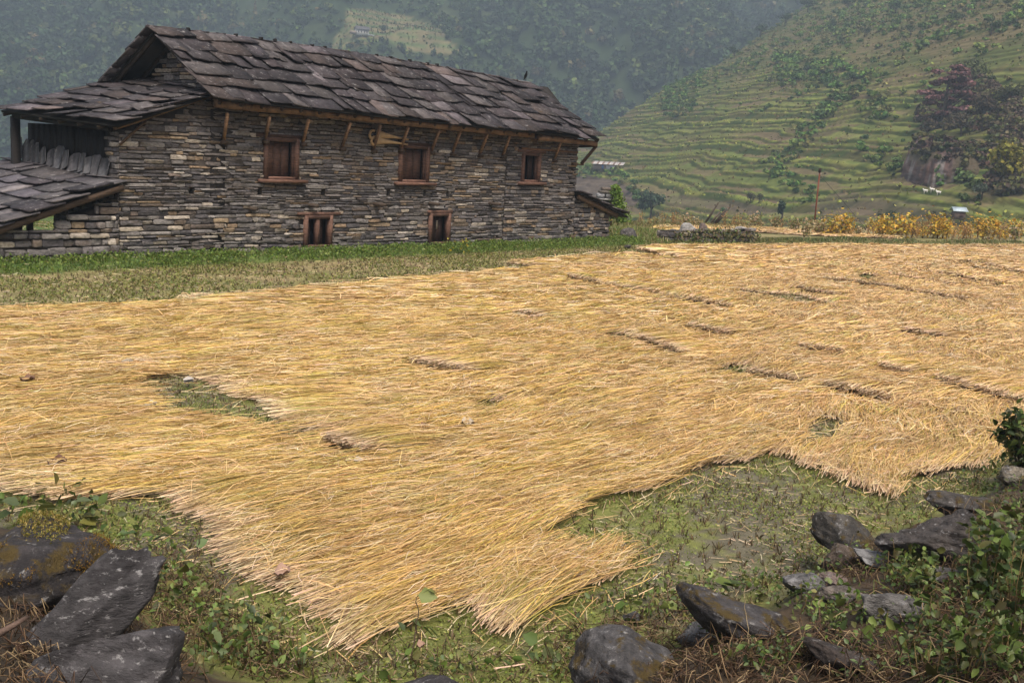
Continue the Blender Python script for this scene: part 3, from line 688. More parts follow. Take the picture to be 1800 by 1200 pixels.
# ---- windows
WC = np.array([.112, .060, .043])
def board_panel(mb, u0, u1, z0, z1, v, n, rng, col):
    for k in range(n):
        a, b = u0+(u1-u0)*k/n, u0+(u1-u0)*(k+1)/n; j = rng.normal(0, .004)
        obox(mb, HP((a+b)/2, v+j, (z0+z1)/2), [HU, HV, HZ], ((b-a)/2-.007, .018, (z1-z0)/2-abs(rng.normal(0, .012))), np.asarray(col)*rng.uniform(.65, 1.3))
def window(o, kind):
    u0, u1, z0, z1 = o
    mb = MB(); fw = .10
    for (a, b) in ((u0+.0, u0+fw), (u1-fw, u1)):
        obox(mb, HP((a+b)/2, -.0, (z0+z1)/2), [HU, HV, HZ], (fw/2, .105, (z1-z0)/2), WC*rng.uniform(.85, 1.2), .004, rng)
    obox(mb, HP((u0+u1)/2, .0, z1-.05), [HU, HV, HZ], ((u1-u0)/2-fw-.002, .098, .05), WC*.8, .004, rng)
    if kind in ('shutter', 'open'):
        for (a, b) in ((u0+fw+.003, u0+fw+.05), (u1-fw-.05, u1-fw-.003)):
            obox(mb, HP((a+b)/2, .05, (z0+z1)/2-.05), [HU, HV, HZ], ((b-a)/2, .06, (z1-z0)/2-.055), WC*.75)
    f = part(mb, 'window', 'wood')
    f['label'] = {'shutter': 'upper window closed by a brown board shutter', 'open': 'upper window standing open and dark', 'low': 'low window with dark openings split by a post', 'lowdoor': 'low window with a tall narrow frame and dark leaves'}[kind]
    mb = MB()
    if kind != 'low' and kind != 'lowdoor':
        obox(mb, HP((u0+u1)/2+.05, -.03, z0-.045), [HU, HV, HZ], ((u1-u0)/2+.20, .15, .045), WC*np.array([1.4, 1.4, 1.4]), .004, rng)
        obox(mb, HP((u0+u1)/2, .02, z0+.035), [HU, HV, HZ], ((u1-u0)/2-fw-.004, .10, .034), WC*1.6)
    else:
        obox(mb, HP((u0+u1)/2, .0, z0+.03), [HU, HV, HZ], ((u1-u0)/2-fw-.004, .10, .028), WC*1.0)
        if kind == 'low': obox(mb, HP((u0+u1)/2, -.02, z0-.06), [HU, HV, HZ], (.75, .1, .05), (.16, .15, .15), .008, rng)
    part(mb, 'sill', 'wood', f)
    mb = MB(); li = .25 if kind != 'lowdoor' else .08
    obox(mb, HP((u0+u1)/2+(.03 if kind == 'low' else .0), -.01, z1+.04), [HU, HV, HZ], ((u1-u0)/2+li, .075, .042), WC*(1.05 if kind != 'shutter' else .45), .004, rng); part(mb, 'lintel', 'wood', f)
    mb = MB()
    if kind == 'shutter': board_panel(mb, u0+fw+.05, u1-fw-.1, z0+.07, z1-.10, .11, 3, rng, WC*1.0)
    elif kind == 'open': board_panel(mb, u0+fw+.42, u1-fw-.05, z0+.07, z1-.10, .16, 2, rng, WC*.28)
    elif kind == 'low':
        obox(mb, HP((u0+u1)/2-.02, -.01, (z0+z1)/2-.02), [HU, HV, HZ], (.055, .07, (z1-z0)/2-.08), WC*1.0)
        board_panel(mb, u0+fw+.14, (u0+u1)/2-.08, z0+.06, z1-.1, .2, 2, rng, WC*.45); board_panel(mb, (u0+u1)/2+.16, u1-fw-.01, z0+.06, z1-.1, .2, 2, rng, WC*.45)
    else:
        board_panel(mb, u0+fw+.06, u1-fw-.06, z0+.06, z1-.1, .13, 2, rng, WC*.35); obox(mb, HP((u0+u1)/2+.03, .10, (z0+z1)/2+.1), [unit(HU+.08*HZ), HV, HZ], (.035, .012, .13), (.25, .2, .15))
    part(mb, 'shutter', 'wood', f)
    mb = MB()
    obox(mb, HP((u0+u1)/2, .46, (z0+z1)/2), [HU, HV, HZ], ((u1-u0)/2+.1, .012, (z1-z0)/2+.1), (.008, .006, .005)); part(mb, 'room_shade_sheet', 'mortar', f)  # near-black sheet standing in for the unlit room behind the window
window(W1, 'shutter'); window(W2, 'shutter'); window(W3, 'open'); window(L1, 'low'); window(L2, 'lowdoor')
mb = MB(); bar(mb, HP(14.05, -.07, 3.24), HP(17.0, -.07, 3.22), .05, .06, (.17, .09, .05)); part(mb, 'wall_plate', 'wood')

# ---- porch roof on the left end
A_, B_, C_, D_2 = HP(-.32, -.42, 3.17), HP(-.95, 3.85, 3.40), HP(2.42, -.30, 4.10), HP(2.42, 3.5, 4.46)
La = np.linalg.norm(B_-A_); Lb = np.linalg.norm(C_-A_)
pp = bil(A_, B_, C_, D_2, La, Lb, wav=.02, seed=8)
mb = MB(); slates(mb, pp, La, Lb, .46, (.3, .85), .022, rng, lift=.075); o = part(mb, 'porch_roof', 'slate')
mb = MB(); NP = pp(0, 0)[1]; deck(mb, A_+HU*.05, B_+HU*.05, C_, D_2, NP)
for s in np.linspace(.15, .97, 6): bar(mb, A_*(1-s)+B_*s-NP*.1, C_*(1-s)+D_2*s-NP*.1, .07, .08, (.03, .02, .012))
part(mb, 'roof_frame', 'wood')
mb = MB(); bar(mb, HP(-.2, -.16, 3.13), HP(2.3, -.14, 4.04), .09, .13, (.15, .09, .05), nseg=5, jit=.006, rng=rng); bar(mb, HP(-.02, -.07, 2.75), HP(.62, -.10, 3.32), .05, .05, (.10, .06, .035)); part(mb, 'eave_beam', 'beam')
mb = MB(); bar(mb, HP(-.62, 3.72, .1), HP(-.62, 3.72, 3.28), .17, .17, (.012, .009, .008), up=HU); part(mb, 'porch_post', 'wood')
mb = MB(); bar(mb, HP(-.15, .1, 3.10), HP(-.65, 3.72, 3.30), .12, .14, (.010, .008, .006)); part(mb, 'eave_beam', 'wood')
mb = MB()
for k in range(16):
    v0 = .02+k*.24; obox(mb, HP(.16-.10*v0+rng.normal(0, .008), v0+.12, 2.56), [unit(HV-.1*HU), unit(HU+.1*HV), HZ], (.124, .014, .58), np.array([.008, .006, .005])*rng.uniform(.6, 1.2))  # boards coloured near black to give the porch its deep shade
obox(mb, HP(1.4, 3.35, 2.4), [HU, HV, HZ], (1.0, .02, .8), (.008, .006, .005)); hexa(mb, np.array([HP(.05, .45, 1.99), HP(2.4, .45, 1.99), HP(2.4, 3.3, 1.99), HP(.05, 3.3, 1.99), HP(.05, .45, 2.02), HP(2.4, .45, 2.02), HP(2.4, 3.3, 2.02), HP(.05, 3.3, 2.02)]), (.01, .008, .006))  # back panel added to close the porch against light, near black too
part(mb, 'porch_shade_boarding', 'wood')

# ---- open slate shed at the left
shed = thing('open_shed', 'low lean-to shed with slate roof and dry stone wall at left end of farmhouse', 'shed', HP(-2, 2, .1))
SA, SB, SC_, SD = HP(-4.3, -.22, .46), HP(-4.9, 4.6, .72), HP(.0, -.2, 1.90), HP(-.45, 4.5, 2.16)
La = np.linalg.norm(SB-SA); Lb = np.linalg.norm(SC_-SA); sp = bil(SA, SB, SC_, SD, La, Lb, wav=.03, seed=9)
mb = MB(); slates(mb, sp, La, Lb, .56, (.45, 1.1), .03, rng, lift=.085, cols=np.array([[.050, .046, .052], [.066, .06, .064], [.085, .08, .082], [.055, .048, .053], [.11, .10, .10]])); part(mb, 'roof', 'slate', shed)
mb = MB(); NS = sp(0, 0)[1]; deck(mb, SA+HV*.1, SB, SC_+HV*.1, SD, NS); part(mb, 'roof_frame', 'wood', shed)
mb = MB(); bar(mb, HP(-4.4, -.18, .36), HP(-.02, -.16, 1.80), .11, .13, (.07, .045, .03), nseg=5, jit=.008, rng=rng); part(mb, 'rafter', 'wood', shed)
swz = lambda u: np.interp(u, [-5, -1.75, -1.7, -1.15, -1.1, -.6, -.4, -.0], [.86, .90, 1.0, 1.02, 1.22, 1.38, 1.52, 1.62])
mb = MB(); stone_wall(mb, HP(0, .0, 0), HU, NF, -5.2, -.03, lambda u: .05, swz, rng, hm=(.09, .19), lm=(.18, .5), dep=(.02, .09), wav=.05, gap=.016); part(mb, 'wall', 'stone', shed)
mb = MB(); backing(mb, HP(0, .02, 0), HU, NF, -5.2, -.04, lambda u: .05, lambda u: .8, .4, [(-1.0, -.04, .8, 5.)]); hexa(mb, np.array([HP(-1.05, .03, .79), HP(-.04, .03, .79), HP(-.04, .4, .79), HP(-1.05, .4, .79), HP(-1.05, .03, 1.15), HP(-.04, .03, 1.45), HP(-.04, .4, 1.45), HP(-1.05, .4, 1.15)]), (.02, .017, .015)); part(mb, 'wall_core', 'mortar', shed)
for uu, vv in ((-2.25, .3), (-1.85, .5), (-2.6, 4.2)):
    mb = MB(); zz = 1.0 if vv < 1 else 1.3; bar(mb, HP(uu, vv, .1), HP(uu, vv, zz+.2), .11, .11, (.025, .018, .014), up=HU); part(mb, 'post', 'wood', shed)

# ---- loose slates stood on edge along the top of the shed roof
SL = [(20, 278, 34, 245, 16), (36, 277, 46, 250, 15), (45, 278, 56, 250, 14), (56, 284, 64, 254, 13), (66, 287, 76, 262, 15), (80, 290, 94, 262, 13), (92, 294, 110, 256, 13), (105, 294, 115, 267, 18), (122, 300, 136, 270, 17), (134, 303, 146, 270, 14), (146, 308, 160, 275, 15), (158, 309, 174, 272, 15), (172, 312, 186, 278, 20)]
for i, (x0, y0, x1, y1, wpx) in enumerate(SL):
    s = np.interp(x0, [10, 205], [.93, .02]); base = SC_*(1-s)+SD*s+NS*.05-HU*.03
    d = ray(x1, y1); t = ((base+HU*.16-CAM)@HU)/(d@HU); top = CAM+d*t
    dv = top-base; dv = dv-HU*(dv@HU)+HU*.14; ln = np.linalg.norm(dv); dv = unit(dv)
    sd_ = unit(np.cross(HU, dv)); nn = np.cross(sd_, dv); hw = wpx/F*29*.95
    mb = MB(); pts = []
    for o in (0, .028):
        for (a, b) in ((-hw, 0), (hw, .02), (hw*.95, ln*.9), (hw*rng.uniform(.2, .7), ln*rng.uniform(.95, 1.03)), (-hw*rng.uniform(.3, .8), ln*rng.uniform(.92, 1)), (-hw, ln*.85)): pts.append(base+sd_*a+dv*b+nn*o)
    Qs_ = [[i_, (i_+1) % 6, 6+(i_+1) % 6, 6+i_] for i_ in range(6)]+[[0, 1, 2, 3], [0, 3, 4, 5], [9, 8, 7, 6], [11, 10, 9, 6]]
    mb.add(np.array(pts), Qs_, None, np.array([[.10, .098, .105], [.13, .125, .13], [.085, .08, .085]][i % 3])*rng.uniform(.85, 1.15))
    o = mb.build('roof_slate', MT['slate'], origin=tuple(base))
    lab = {0: 'loose grey slate leaning by itself at far left beside the dark porch post', 1: 'pale loose slate leaning just right of the dark porch post', 6: 'long narrow slate reaching highest of the row leaning on the shed roof', 7: 'squat grey slate with a pointed top in middle of the leaning row', 12: 'broad grey slate nearest the stone house wall at right end of leaning row', 11: 'grey slate second from the house wall in the leaning row'}.get(i, 'dark grey loose slate leaning between its neighbours on top of the shed roof')
    tag(o, lab, 'slate', 'loose slates standing in a row on the shed roof')

# ---- stone shed at the right end
rs = thing('stone_shed', 'low stone outhouse with sloping slate roof at right end of farmhouse', 'shed', HP(18.2, 1, .15))
rz = lambda u: 1.78-.27*(u-17.08)
mb = MB(); stone_wall(mb, HP(0, .03, 0), HU, NF, 17.1, 19.25, lambda u: .08, rz, rng, hm=(.09, .19), lm=(.16, .42), dep=(.03, .09), gap=.016, wav=.05); stone_wall(mb, HP(19.25, .03, 0), HV, HU, 0, 2.4, lambda u: .08, lambda u: 1.1, rng, hm=(.09, .19)); part(mb, 'wall', 'stone', rs)
mb = MB(); hexa(mb, np.array([HP(17.1, .04, .05), HP(19.22, .04, .05), HP(19.22, 2.4, .05), HP(17.1, 2.4, .05), HP(17.1, .04, 1.7), HP(19.22, .04, 1.1), HP(19.22, 2.4, 1.1), HP(17.1, 2.4, 1.7)]), (.02, .017, .015)); part(mb, 'wall_core', 'mortar', rs)
Q0, Q1, Q2, Q3 = HP(20.0, 2.7, 1.03), HP(20.0, -.28, 1.03), HP(17.0, 2.7, 1.88), HP(17.0, -.28, 1.88)
La = np.linalg.norm(Q1-Q0); Lb = np.linalg.norm(Q2-Q0); qp = bil(Q0, Q1, Q2, Q3, La, Lb, wav=.015, seed=4)
mb = MB(); slates(mb, qp, La, Lb, .5, (.4, .8), .03, rng); part(mb, 'roof', 'slate', rs)
mb = MB(); deck(mb, Q0, Q1, Q2, Q3, qp(0, 0)[1]); part(mb, 'roof_frame', 'wood', rs)
mb = MB(); bar(mb, HP(17.1, -.14, 1.72), HP(19.5, -.14, 1.04), .10, .15, (.12, .075, .045), nseg=3, jit=.006, rng=rng); part(mb, 'rafter', 'wood', rs)

# ---- carved pale wooden pieces tucked under the eave
def loft(mb, secs, col):
    n = 8; v = []
    for c, a, b, ra, rb in secs:
        for k in range(n): v.append(np.asarray(c)+np.asarray(a)*cos(2*pi*k/n)*ra+np.asarray(b)*sin(2*pi*k/n)*rb)
    Q = [[i*n+k, i*n+(k+1) % n, (i+1)*n+(k+1) % n, (i+1)*n+k] for i in range(len(secs)-1) for k in range(n)]
    v.append(secs[0][0]); v.append(secs[-1][0]); m = len(secs)*n
    T = [[m, (k+1) % n, k] for k in range(n)]+[[m+1, (len(secs)-1)*n+k, (len(secs)-1)*n+(k+1) % n] for k in range(n)]
    mb.add(v, Q, T, col)
for i, ((xa, ya), (xb, yb), hx, hy, wpx, lab) in enumerate([((663, 236), (705, 243), 650, 236, 6.5, 'upper of two pale flared wooden horns tucked under the house eave'), ((662, 247), (704, 252), 653, 247, 5., 'lower and slimmer of two pale flared wooden horns tucked under the house eave')]):
    u0_, z0_ = wallpt(xa, ya, -.16); u1_, z1_ = wallpt(xb, yb, -.16); un, zn = wallpt(hx, hy, -.16)
    mb = MB(); secs = []
    for t in np.linspace(0, 1, 7):
        secs.append((HP(u0_*(1-t)+u1_*t, -.16, z0_*(1-t)+z1_*t), HZ, HV, wpx*.0165*(1-t)**1.6+.03, .045))
    loft(mb, secs, (.40, .27, .15))
    an = np.linspace(-.5, 3.9, 11); cu, cz = un+.02, zn
    tube(mb, [HP(cu+.10-.11*np.sin(a)*1.0, -.16+.01*a, cz+.11*np.cos(a)) for a in an], np.linspace(.035, .05, 11), 6, (.36, .24, .13))
    bar(mb, HP(u1_-.02, -.16, z1_), HP(u1_+.28, -.16, z1_-.03), .05, .05, (.34, .22, .12))
    o = mb.build('wooden_horn', MT['plain'], smooth=True, origin=HP(u0_, -.16, z0_)); tag(o, lab, 'wooden horn', 'carved wooden pieces hung under the eave')

# ---- crow on the ridge
cr = R1*.985+R0*.015+HZ*.16
mb = MB(); sc0 = .27
pts = np.array([[-.62, 0, -.12], [-.45, 0, .02], [-.25, 0, .18], [0, 0, .38], [.16, 0, .58], [.24, 0, .74], [.27, 0, .86], [.34, 0, .92], [.42, 0, .90], [.55, 0, .86]]); rd = [.05, .08, .14, .19, .17, .11, .10, .11, .05, .015]
dirb = unit(-HU*.35-HV*.9); tube(mb, [cr+sc0*(dirb*p[0]*.75+HZ*p[2]) for p in pts], np.array(rd)*sc0, 8, (.006, .006, .008))
for sgn in (-1, 1): tube(mb, [cr+sc0*(np.cross(dirb, HZ)*.07*sgn+HZ*.25), cr+sc0*(np.cross(dirb, HZ)*.07*sgn+HZ*-.22+dirb*.02)], .018*sc0*2, 5, (.008, .008, .008))
o = mb.build('crow', MT['feather'], smooth=True, origin=cr); tag(o, 'small black bird perched at right end of the house ridge', 'bird')

# ================================================================ CUT RICE STRAW LYING ON THE FIELD
rng = np.random.default_rng(31)
def straw_candidates(r0_, r1_, dens):
    a0, a1 = radians(-40), radians(38); area = .5*(a1-a0)*(r1_**2-r0_**2); n = int(area*dens)
    r = np.sqrt(rng.uniform(r0_**2, r1_**2, n)); a = rng.uniform(a0, a1, n); return r*np.sin(a), r*np.cos(a), r
def mound(x, y):
    """gentle heaps in the laid straw"""
    return .02+.035*(.5+.5*fbm(x*1.1, y*1.1, seed=75, oct=2))
smb = MB()
BANDS = [(5.2, 9.5, 1500, .0050, .95), (9.5, 13, 1050, .0062, .95), (13, 20, 600, .0088, .95), (20, 33, 270, .0145, 1.0), (33, 72, 90, .027, 1.1)]
for (r0_, r1_, dens, wd, ln) in BANDS:
    cx, cy, r = straw_candidates(r0_, r1_, dens)
    k = straw_mask(cx, cy); cx, cy, r = cx[k], cy[k], r[k]; n = len(cx)
    az = straw_az(cx, cy)+rng.normal(0, 1, n)*radians(6)*(1+1.4*(rng.random(n) < .15))
    stray = rng.random(n) < .022; az = np.where(stray, rng.uniform(0, 2*pi, n), az)
    L = ln*rng.uniform(.72, 1.12, n); L = np.where(stray, L*.42, L)
    dx, dy = np.sin(az), np.cos(az)
    # keep butts inside the laid area: push strands forward, then pull heads back
    bx, by = cx-dx*L/2, cy-dy*L/2
    # laid in swaths: butts gather in wavering rows
    ra = radians(42); s0 = bx*sin(ra)+by*cos(ra)+.22*vnoise(bx*.9, by*.9, seed=175)+.5*vnoise(bx*.22, by*.22, seed=176); per = .62 if r0_ < 20 else .9
    tgt = np.round(s0/per)*per+rng.normal(0, .085, n)*np.where(rng.random(n) < .25, 3, 1); sh = np.where(stray, 0, (tgt-s0)/np.maximum(np.cos(az-ra), .4)); bx = bx+dx*sh; by = by+dy*sh
    rowtone = _hash(np.round(s0/per).astype(np.int64), np.floor((bx*cos(ra)-by*sin(ra))/.8+.5*vnoise(bx, by, seed=177)).astype(np.int64), np.zeros(n, np.int64), 17)
    for _ in range(7):
        bad = ~straw_mask(bx, by); sh = np.where(bad, .12, 0); bx += dx*sh; by += dy*sh
    bad = ~straw_mask(bx, by); tipf = rng.uniform(.62, .97, n)
    for _ in range(5):
        tb = ~straw_mask(bx+dx*L*tipf, by+dy*L*tipf); L = np.where(tb, L*.86, L)
    jit = rng.normal(0, .075, n); bx += dx*jit; by += dy*jit
    okk = ~bad & (L > .18)
    lift = np.zeros(n); cut = np.zeros(n, bool)
    for l in LEDGE:
        for (a, b) in zip(l[:-1], l[1:]):
            ex, ey = b[0]-a[0], b[1]-a[1]; den = dx*ey-dy*ex; den = np.where(np.abs(den) < 1e-6, 1e-6, den)
            t = ((a[0]-bx)*ey-(a[1]-by)*ex)/den; s = ((a[0]-bx)*dy-(a[1]-by)*dx)/den
            hit = (t > -.05) & (t < L) & (s > 0) & (s < 1)
            fwd = hit & (t < .62*L); back = hit & ~fwd
            jt = np.abs(rng.normal(0, .05, n))
            bx = np.where(fwd, bx+dx*(t-.02+jt*.6), bx); by = np.where(fwd, by+dy*(t-.02+jt*.6), by); lift = np.where(fwd, .125*(1-.6*rng.random(n)), lift)
            L = np.where(back, np.maximum(t-(.19 if r0_ < 13 else .24 if r0_ < 20 else .38)-jt, .1), L)
    okk &= L > .16
    acr = bx*np.cos(az)-by*np.sin(az); alo = bx*np.sin(az)+by*np.cos(az); thin = fbm(acr*2.6, alo*.75, seed=178, oct=2)
    okk &= stray | (rng.random(n) < 1-.86*sstep(.22, .50, thin))
    bx, by, az, L, lift, stray, dx, dy, rowtone = [q[okk] for q in (bx, by, az, L, lift, stray, dx, dy, rowtone)]; n = len(bx)
    lay = rng.uniform(0, .07, n)*np.where(stray, 1.1, 1)
    k4 = np.array([0, .35, .75, 1.]); bow = rng.normal(0, .035, n); bow2 = rng.normal(0, .085, n)*np.where(stray, 3, 1)
    prof = np.stack([bow*0, bow, bow+bow2*.6, bow2], 1)
    px_ = bx[:, None]+dx[:, None]*L[:, None]*k4+(-dy)[:, None]*prof*L[:, None]; py_ = by[:, None]+dy[:, None]*L[:, None]*k4+dx[:, None]*prof*L[:, None]
    hz = mound(px_, py_)
    zp = np.stack([.004+lay*.6+lift, .022+lay+lift*.8, .046+lay*1.0+lift*.45, .034+lay*.8+rng.uniform(0, .025, n)], 1)+hz
    up_ = stray & (rng.random(n) < .45); zp[:, 2] += np.where(up_, rng.uniform(.03, .10, n), 0); zp[:, 3] += np.where(up_, rng.uniform(.02, .12, n), 0)
    P = np.stack([px_, py_, zp], -1)
    roll = rng.uniform(-1.2, 1.2, n); sv = np.stack([np.cos(roll)*-dy, np.cos(roll)*dx, np.sin(roll)], 1)
    wdt = wd*rng.uniform(.55, 1.35, n)[:, None]*np.array([1.25, .9, .85, .75])
    A1 = P+sv[:, None]*wdt[..., None]/2; A2 = P-sv[:, None]*wdt[..., None]/2
    V = np.stack([A1, A2], 2).reshape(-1, 3)
    b8 = (np.arange(n)*8)[:, None, None]; Q = (np.array([[0, 1, 3, 2], [2, 3, 5, 4], [4, 5, 7, 6]])[None]+b8).reshape(-1, 4)
    WARM = np.array([.97, .945, .84])
    # colours: pinkish cut butts, yellow to green stems, brown-tan heads
    ngr = fbm(bx*1.7, by*1.7, seed=77, oct=3); side = sstep(-4, 3.5, bx-.22*by+1.2)
    farm = sstep(14, 40, np.hypot(bx, by))
    butt = pal(rng, [[.56, .415, .31], [.62, .47, .36], [.46, .33, .235]], n, .2)
    yel = pal(rng, [[.58, .405, .095], [.53, .40, .07], [.61, .415, .12]], n, .22)
    grn = pal(rng, [[.33, .31, .05], [.40, .35, .065], [.24, .25, .04]], n, .18)
    tan = pal(rng, [[.62, .43, .22], [.55, .365, .17], [.68, .48, .265]], n, .22)
    pg = np.clip(.34-.26*side+.45*ngr+.40*(rowtone-.5), .02, .8)*(1-.4*farm); isg = rng.random(n) < pg
    istan = rng.random(n) < np.clip(.25+.45*side+.25*farm, 0, .85)
    cl_ = ((1+.16*fbm(bx*2.3, by*2.3, seed=78, oct=3)*2)*(.74+.5*rowtone))[:, None]; stem = np.where(isg[:, None], grn, np.where(istan[:, None], tan, yel))*cl_; butt = butt*(.6+.4*cl_)
    head = pal(rng, [[.52, .325, .155], [.60, .395, .205], [.40, .23, .095], [.65, .455, .26], [.30, .16, .06]], n, .22)
    Cc = np.stack([butt, stem*.8+butt*.2, stem*.55+head*.45, head], 1)
    Cc = np.where(stray[:, None, None], np.stack([tan, tan, tan, tan], 1), Cc)
    smb.add(V, Q, None, np.repeat((Cc*WARM)[:, :, None], 2, 2).reshape(-1, 3))
# fine pale curled ears and leaf bits lying every way on top
for (r0_, r1_, dens, wd, ln) in ((5.2, 9.5, 420, .0032, .24), (9.5, 13, 330, .0040, .24), (13, 20, 190, .0062, .28), (20, 33, 80, .0105, .36), (33, 64, 26, .019, .5)):
    x, y, r = straw_candidates(r0_, r1_, dens); pt_ = fbm(x*1.5, y*1.5, seed=181, oct=3); k = straw_mask(x, y) & (rng.random(len(x)) < .25+1.1*sstep(-.25, .3, pt_))
    for l in LEDGE: k &= seg_dist(x+.06, y+.10, l) > (.17 if r0_ < 20 else .30)
    x, y = x[k], y[k]; n = len(x); az = straw_az(x, y)+rng.normal(0, .55, n); L = ln*rng.uniform(.4, 1.5, n); dx, dy = np.sin(az), np.cos(az)
    k4 = np.array([0, .33, .67, 1.]); bw = rng.normal(0, .16, (n, 1)); prof = bw*np.array([0, 1, 1.1, .2])+rng.normal(0, .05, (n, 4)); zz = .085+mound(x, y)+rng.uniform(-.02, .03, n)
    P = np.stack([x[:, None]+dx[:, None]*L[:, None]*(k4-.5)-dy[:, None]*prof*L[:, None], y[:, None]+dy[:, None]*L[:, None]*(k4-.5)+dx[:, None]*prof*L[:, None], zz[:, None]+np.abs(rng.normal(0, .012, (n, 4)))*np.array([.3, 1, 1.2, .8])], -1)
    ro = rng.uniform(-1.3, 1.3, n); sv = np.stack([np.cos(ro)*-dy, np.cos(ro)*dx, np.sin(ro)], 1); wv_ = (wd*rng.uniform(.6, 1.3, n))[:, None, None]*np.array([1, 1, .9, .7])[None, :, None]/2
    V = np.stack([P+sv[:, None]*wv_, P-sv[:, None]*wv_], 2).reshape(-1, 3); Q = (np.array([[0, 1, 3, 2], [2, 3, 5, 4], [4, 5, 7, 6]])[None]+(np.arange(n)*8)[:, None, None]).reshape(-1, 4)
    smb.add(V, Q, None, np.repeat(pal(rng, [[.64, .465, .285], [.57, .39, .21], [.69, .55, .38], [.47, .29, .14], [.61, .45, .22]], n, .2), 8, 0))
# loose stalks scattered just off the edges
x, y, r = straw_candidates(5.4, 16, 75); k = ~straw_mask(x, y) & (y > edge_y(x)+.1); x, y = x[k], y[k]
near_ = np.zeros(len(x), bool)
for ax_, ay_ in ((.3, .25), (-.3, .25), (.3, -.25), (-.3, -.25), (0, .5), (.5, 0)): near_ |= straw_mask(x+ax_*.8, y+ay_*.8)
k = near_ & (rng.random(len(x)) < .75); x, y = x[k], y[k]; n = len(x); az = straw_az(x, y)+rng.normal(0, .7, n); L = rng.uniform(.07, .42, n)
d3 = np.stack([np.sin(az)*L, np.cos(az)*L, rng.uniform(-.01, .05, n)], 1)/2; c3 = np.stack([x, y, z_near(x, y)+.03], 1); s3 = np.stack([-np.cos(az), np.sin(az), rng.normal(0, .6, n)], 1)*.0028
b3 = np.stack([-d3[:, 1], d3[:, 0], 0*x+.01], 1)*rng.normal(0, .12, (n, 1))
V = np.stack([c3-d3-s3, c3-d3+s3, c3+b3+s3, c3+b3-s3, c3+d3+s3*.7, c3+d3-s3*.7], 1).reshape(-1, 3)
smb.add(V, (np.array([[0, 1, 2, 3], [3, 2, 4, 5]])[None]+(np.arange(n)*6)[:, None, None]).reshape(-1, 4), None, np.repeat(pal(rng, [[.52, .36, .17], [.46, .31, .12], [.56, .42, .26]], n), 6, 0))
straw = smb.build('rice_straw', MT['straw']); tag(straw, 'cut golden rice straw laid flat in overlapping rows over the field', 'straw', kind='stuff')
def straw_mat(xs, ys, seed, er=0):
    X, Y = np.meshgrid(xs, ys, indexing='ij'); i = np.arange(X.size).reshape(X.shape)
    ins = straw_mask(X, Y)
    e = ins.copy(); e[1:] &= ins[:-1]; e[:-1] &= ins[1:]; e[:, 1:] &= ins[:, :-1]; e[:, :-1] &= ins[:, 1:]
    for _ in range(er):
        f_ = e.copy(); e[1:] &= f_[:-1]; e[:-1] &= f_[1:]; e[:, 1:] &= f_[:, :-1]; e[:, :-1] &= f_[:, 1:]
    for l in LEDGE: e &= seg_dist(X+.06, Y+.09, l) > (.16 if er else .30)
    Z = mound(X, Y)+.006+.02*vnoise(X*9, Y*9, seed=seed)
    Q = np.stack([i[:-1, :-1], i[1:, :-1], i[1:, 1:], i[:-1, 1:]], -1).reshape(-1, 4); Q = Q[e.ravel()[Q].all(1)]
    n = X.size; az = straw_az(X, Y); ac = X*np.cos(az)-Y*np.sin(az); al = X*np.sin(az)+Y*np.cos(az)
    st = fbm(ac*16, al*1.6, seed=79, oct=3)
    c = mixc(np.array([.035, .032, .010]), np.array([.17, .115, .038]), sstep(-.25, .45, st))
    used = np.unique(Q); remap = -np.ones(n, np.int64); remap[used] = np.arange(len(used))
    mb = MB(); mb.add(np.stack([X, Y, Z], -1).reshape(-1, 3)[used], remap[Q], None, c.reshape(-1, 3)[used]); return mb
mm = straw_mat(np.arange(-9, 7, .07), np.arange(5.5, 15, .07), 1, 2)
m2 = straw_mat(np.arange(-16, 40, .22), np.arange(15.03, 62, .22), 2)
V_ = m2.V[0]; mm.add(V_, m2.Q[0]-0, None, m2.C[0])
tag(mm.build('straw_under_layer', MT['strawmat'], smooth=True), 'brown lower layer of straw seen between the top stalks', 'straw', kind='stuff')

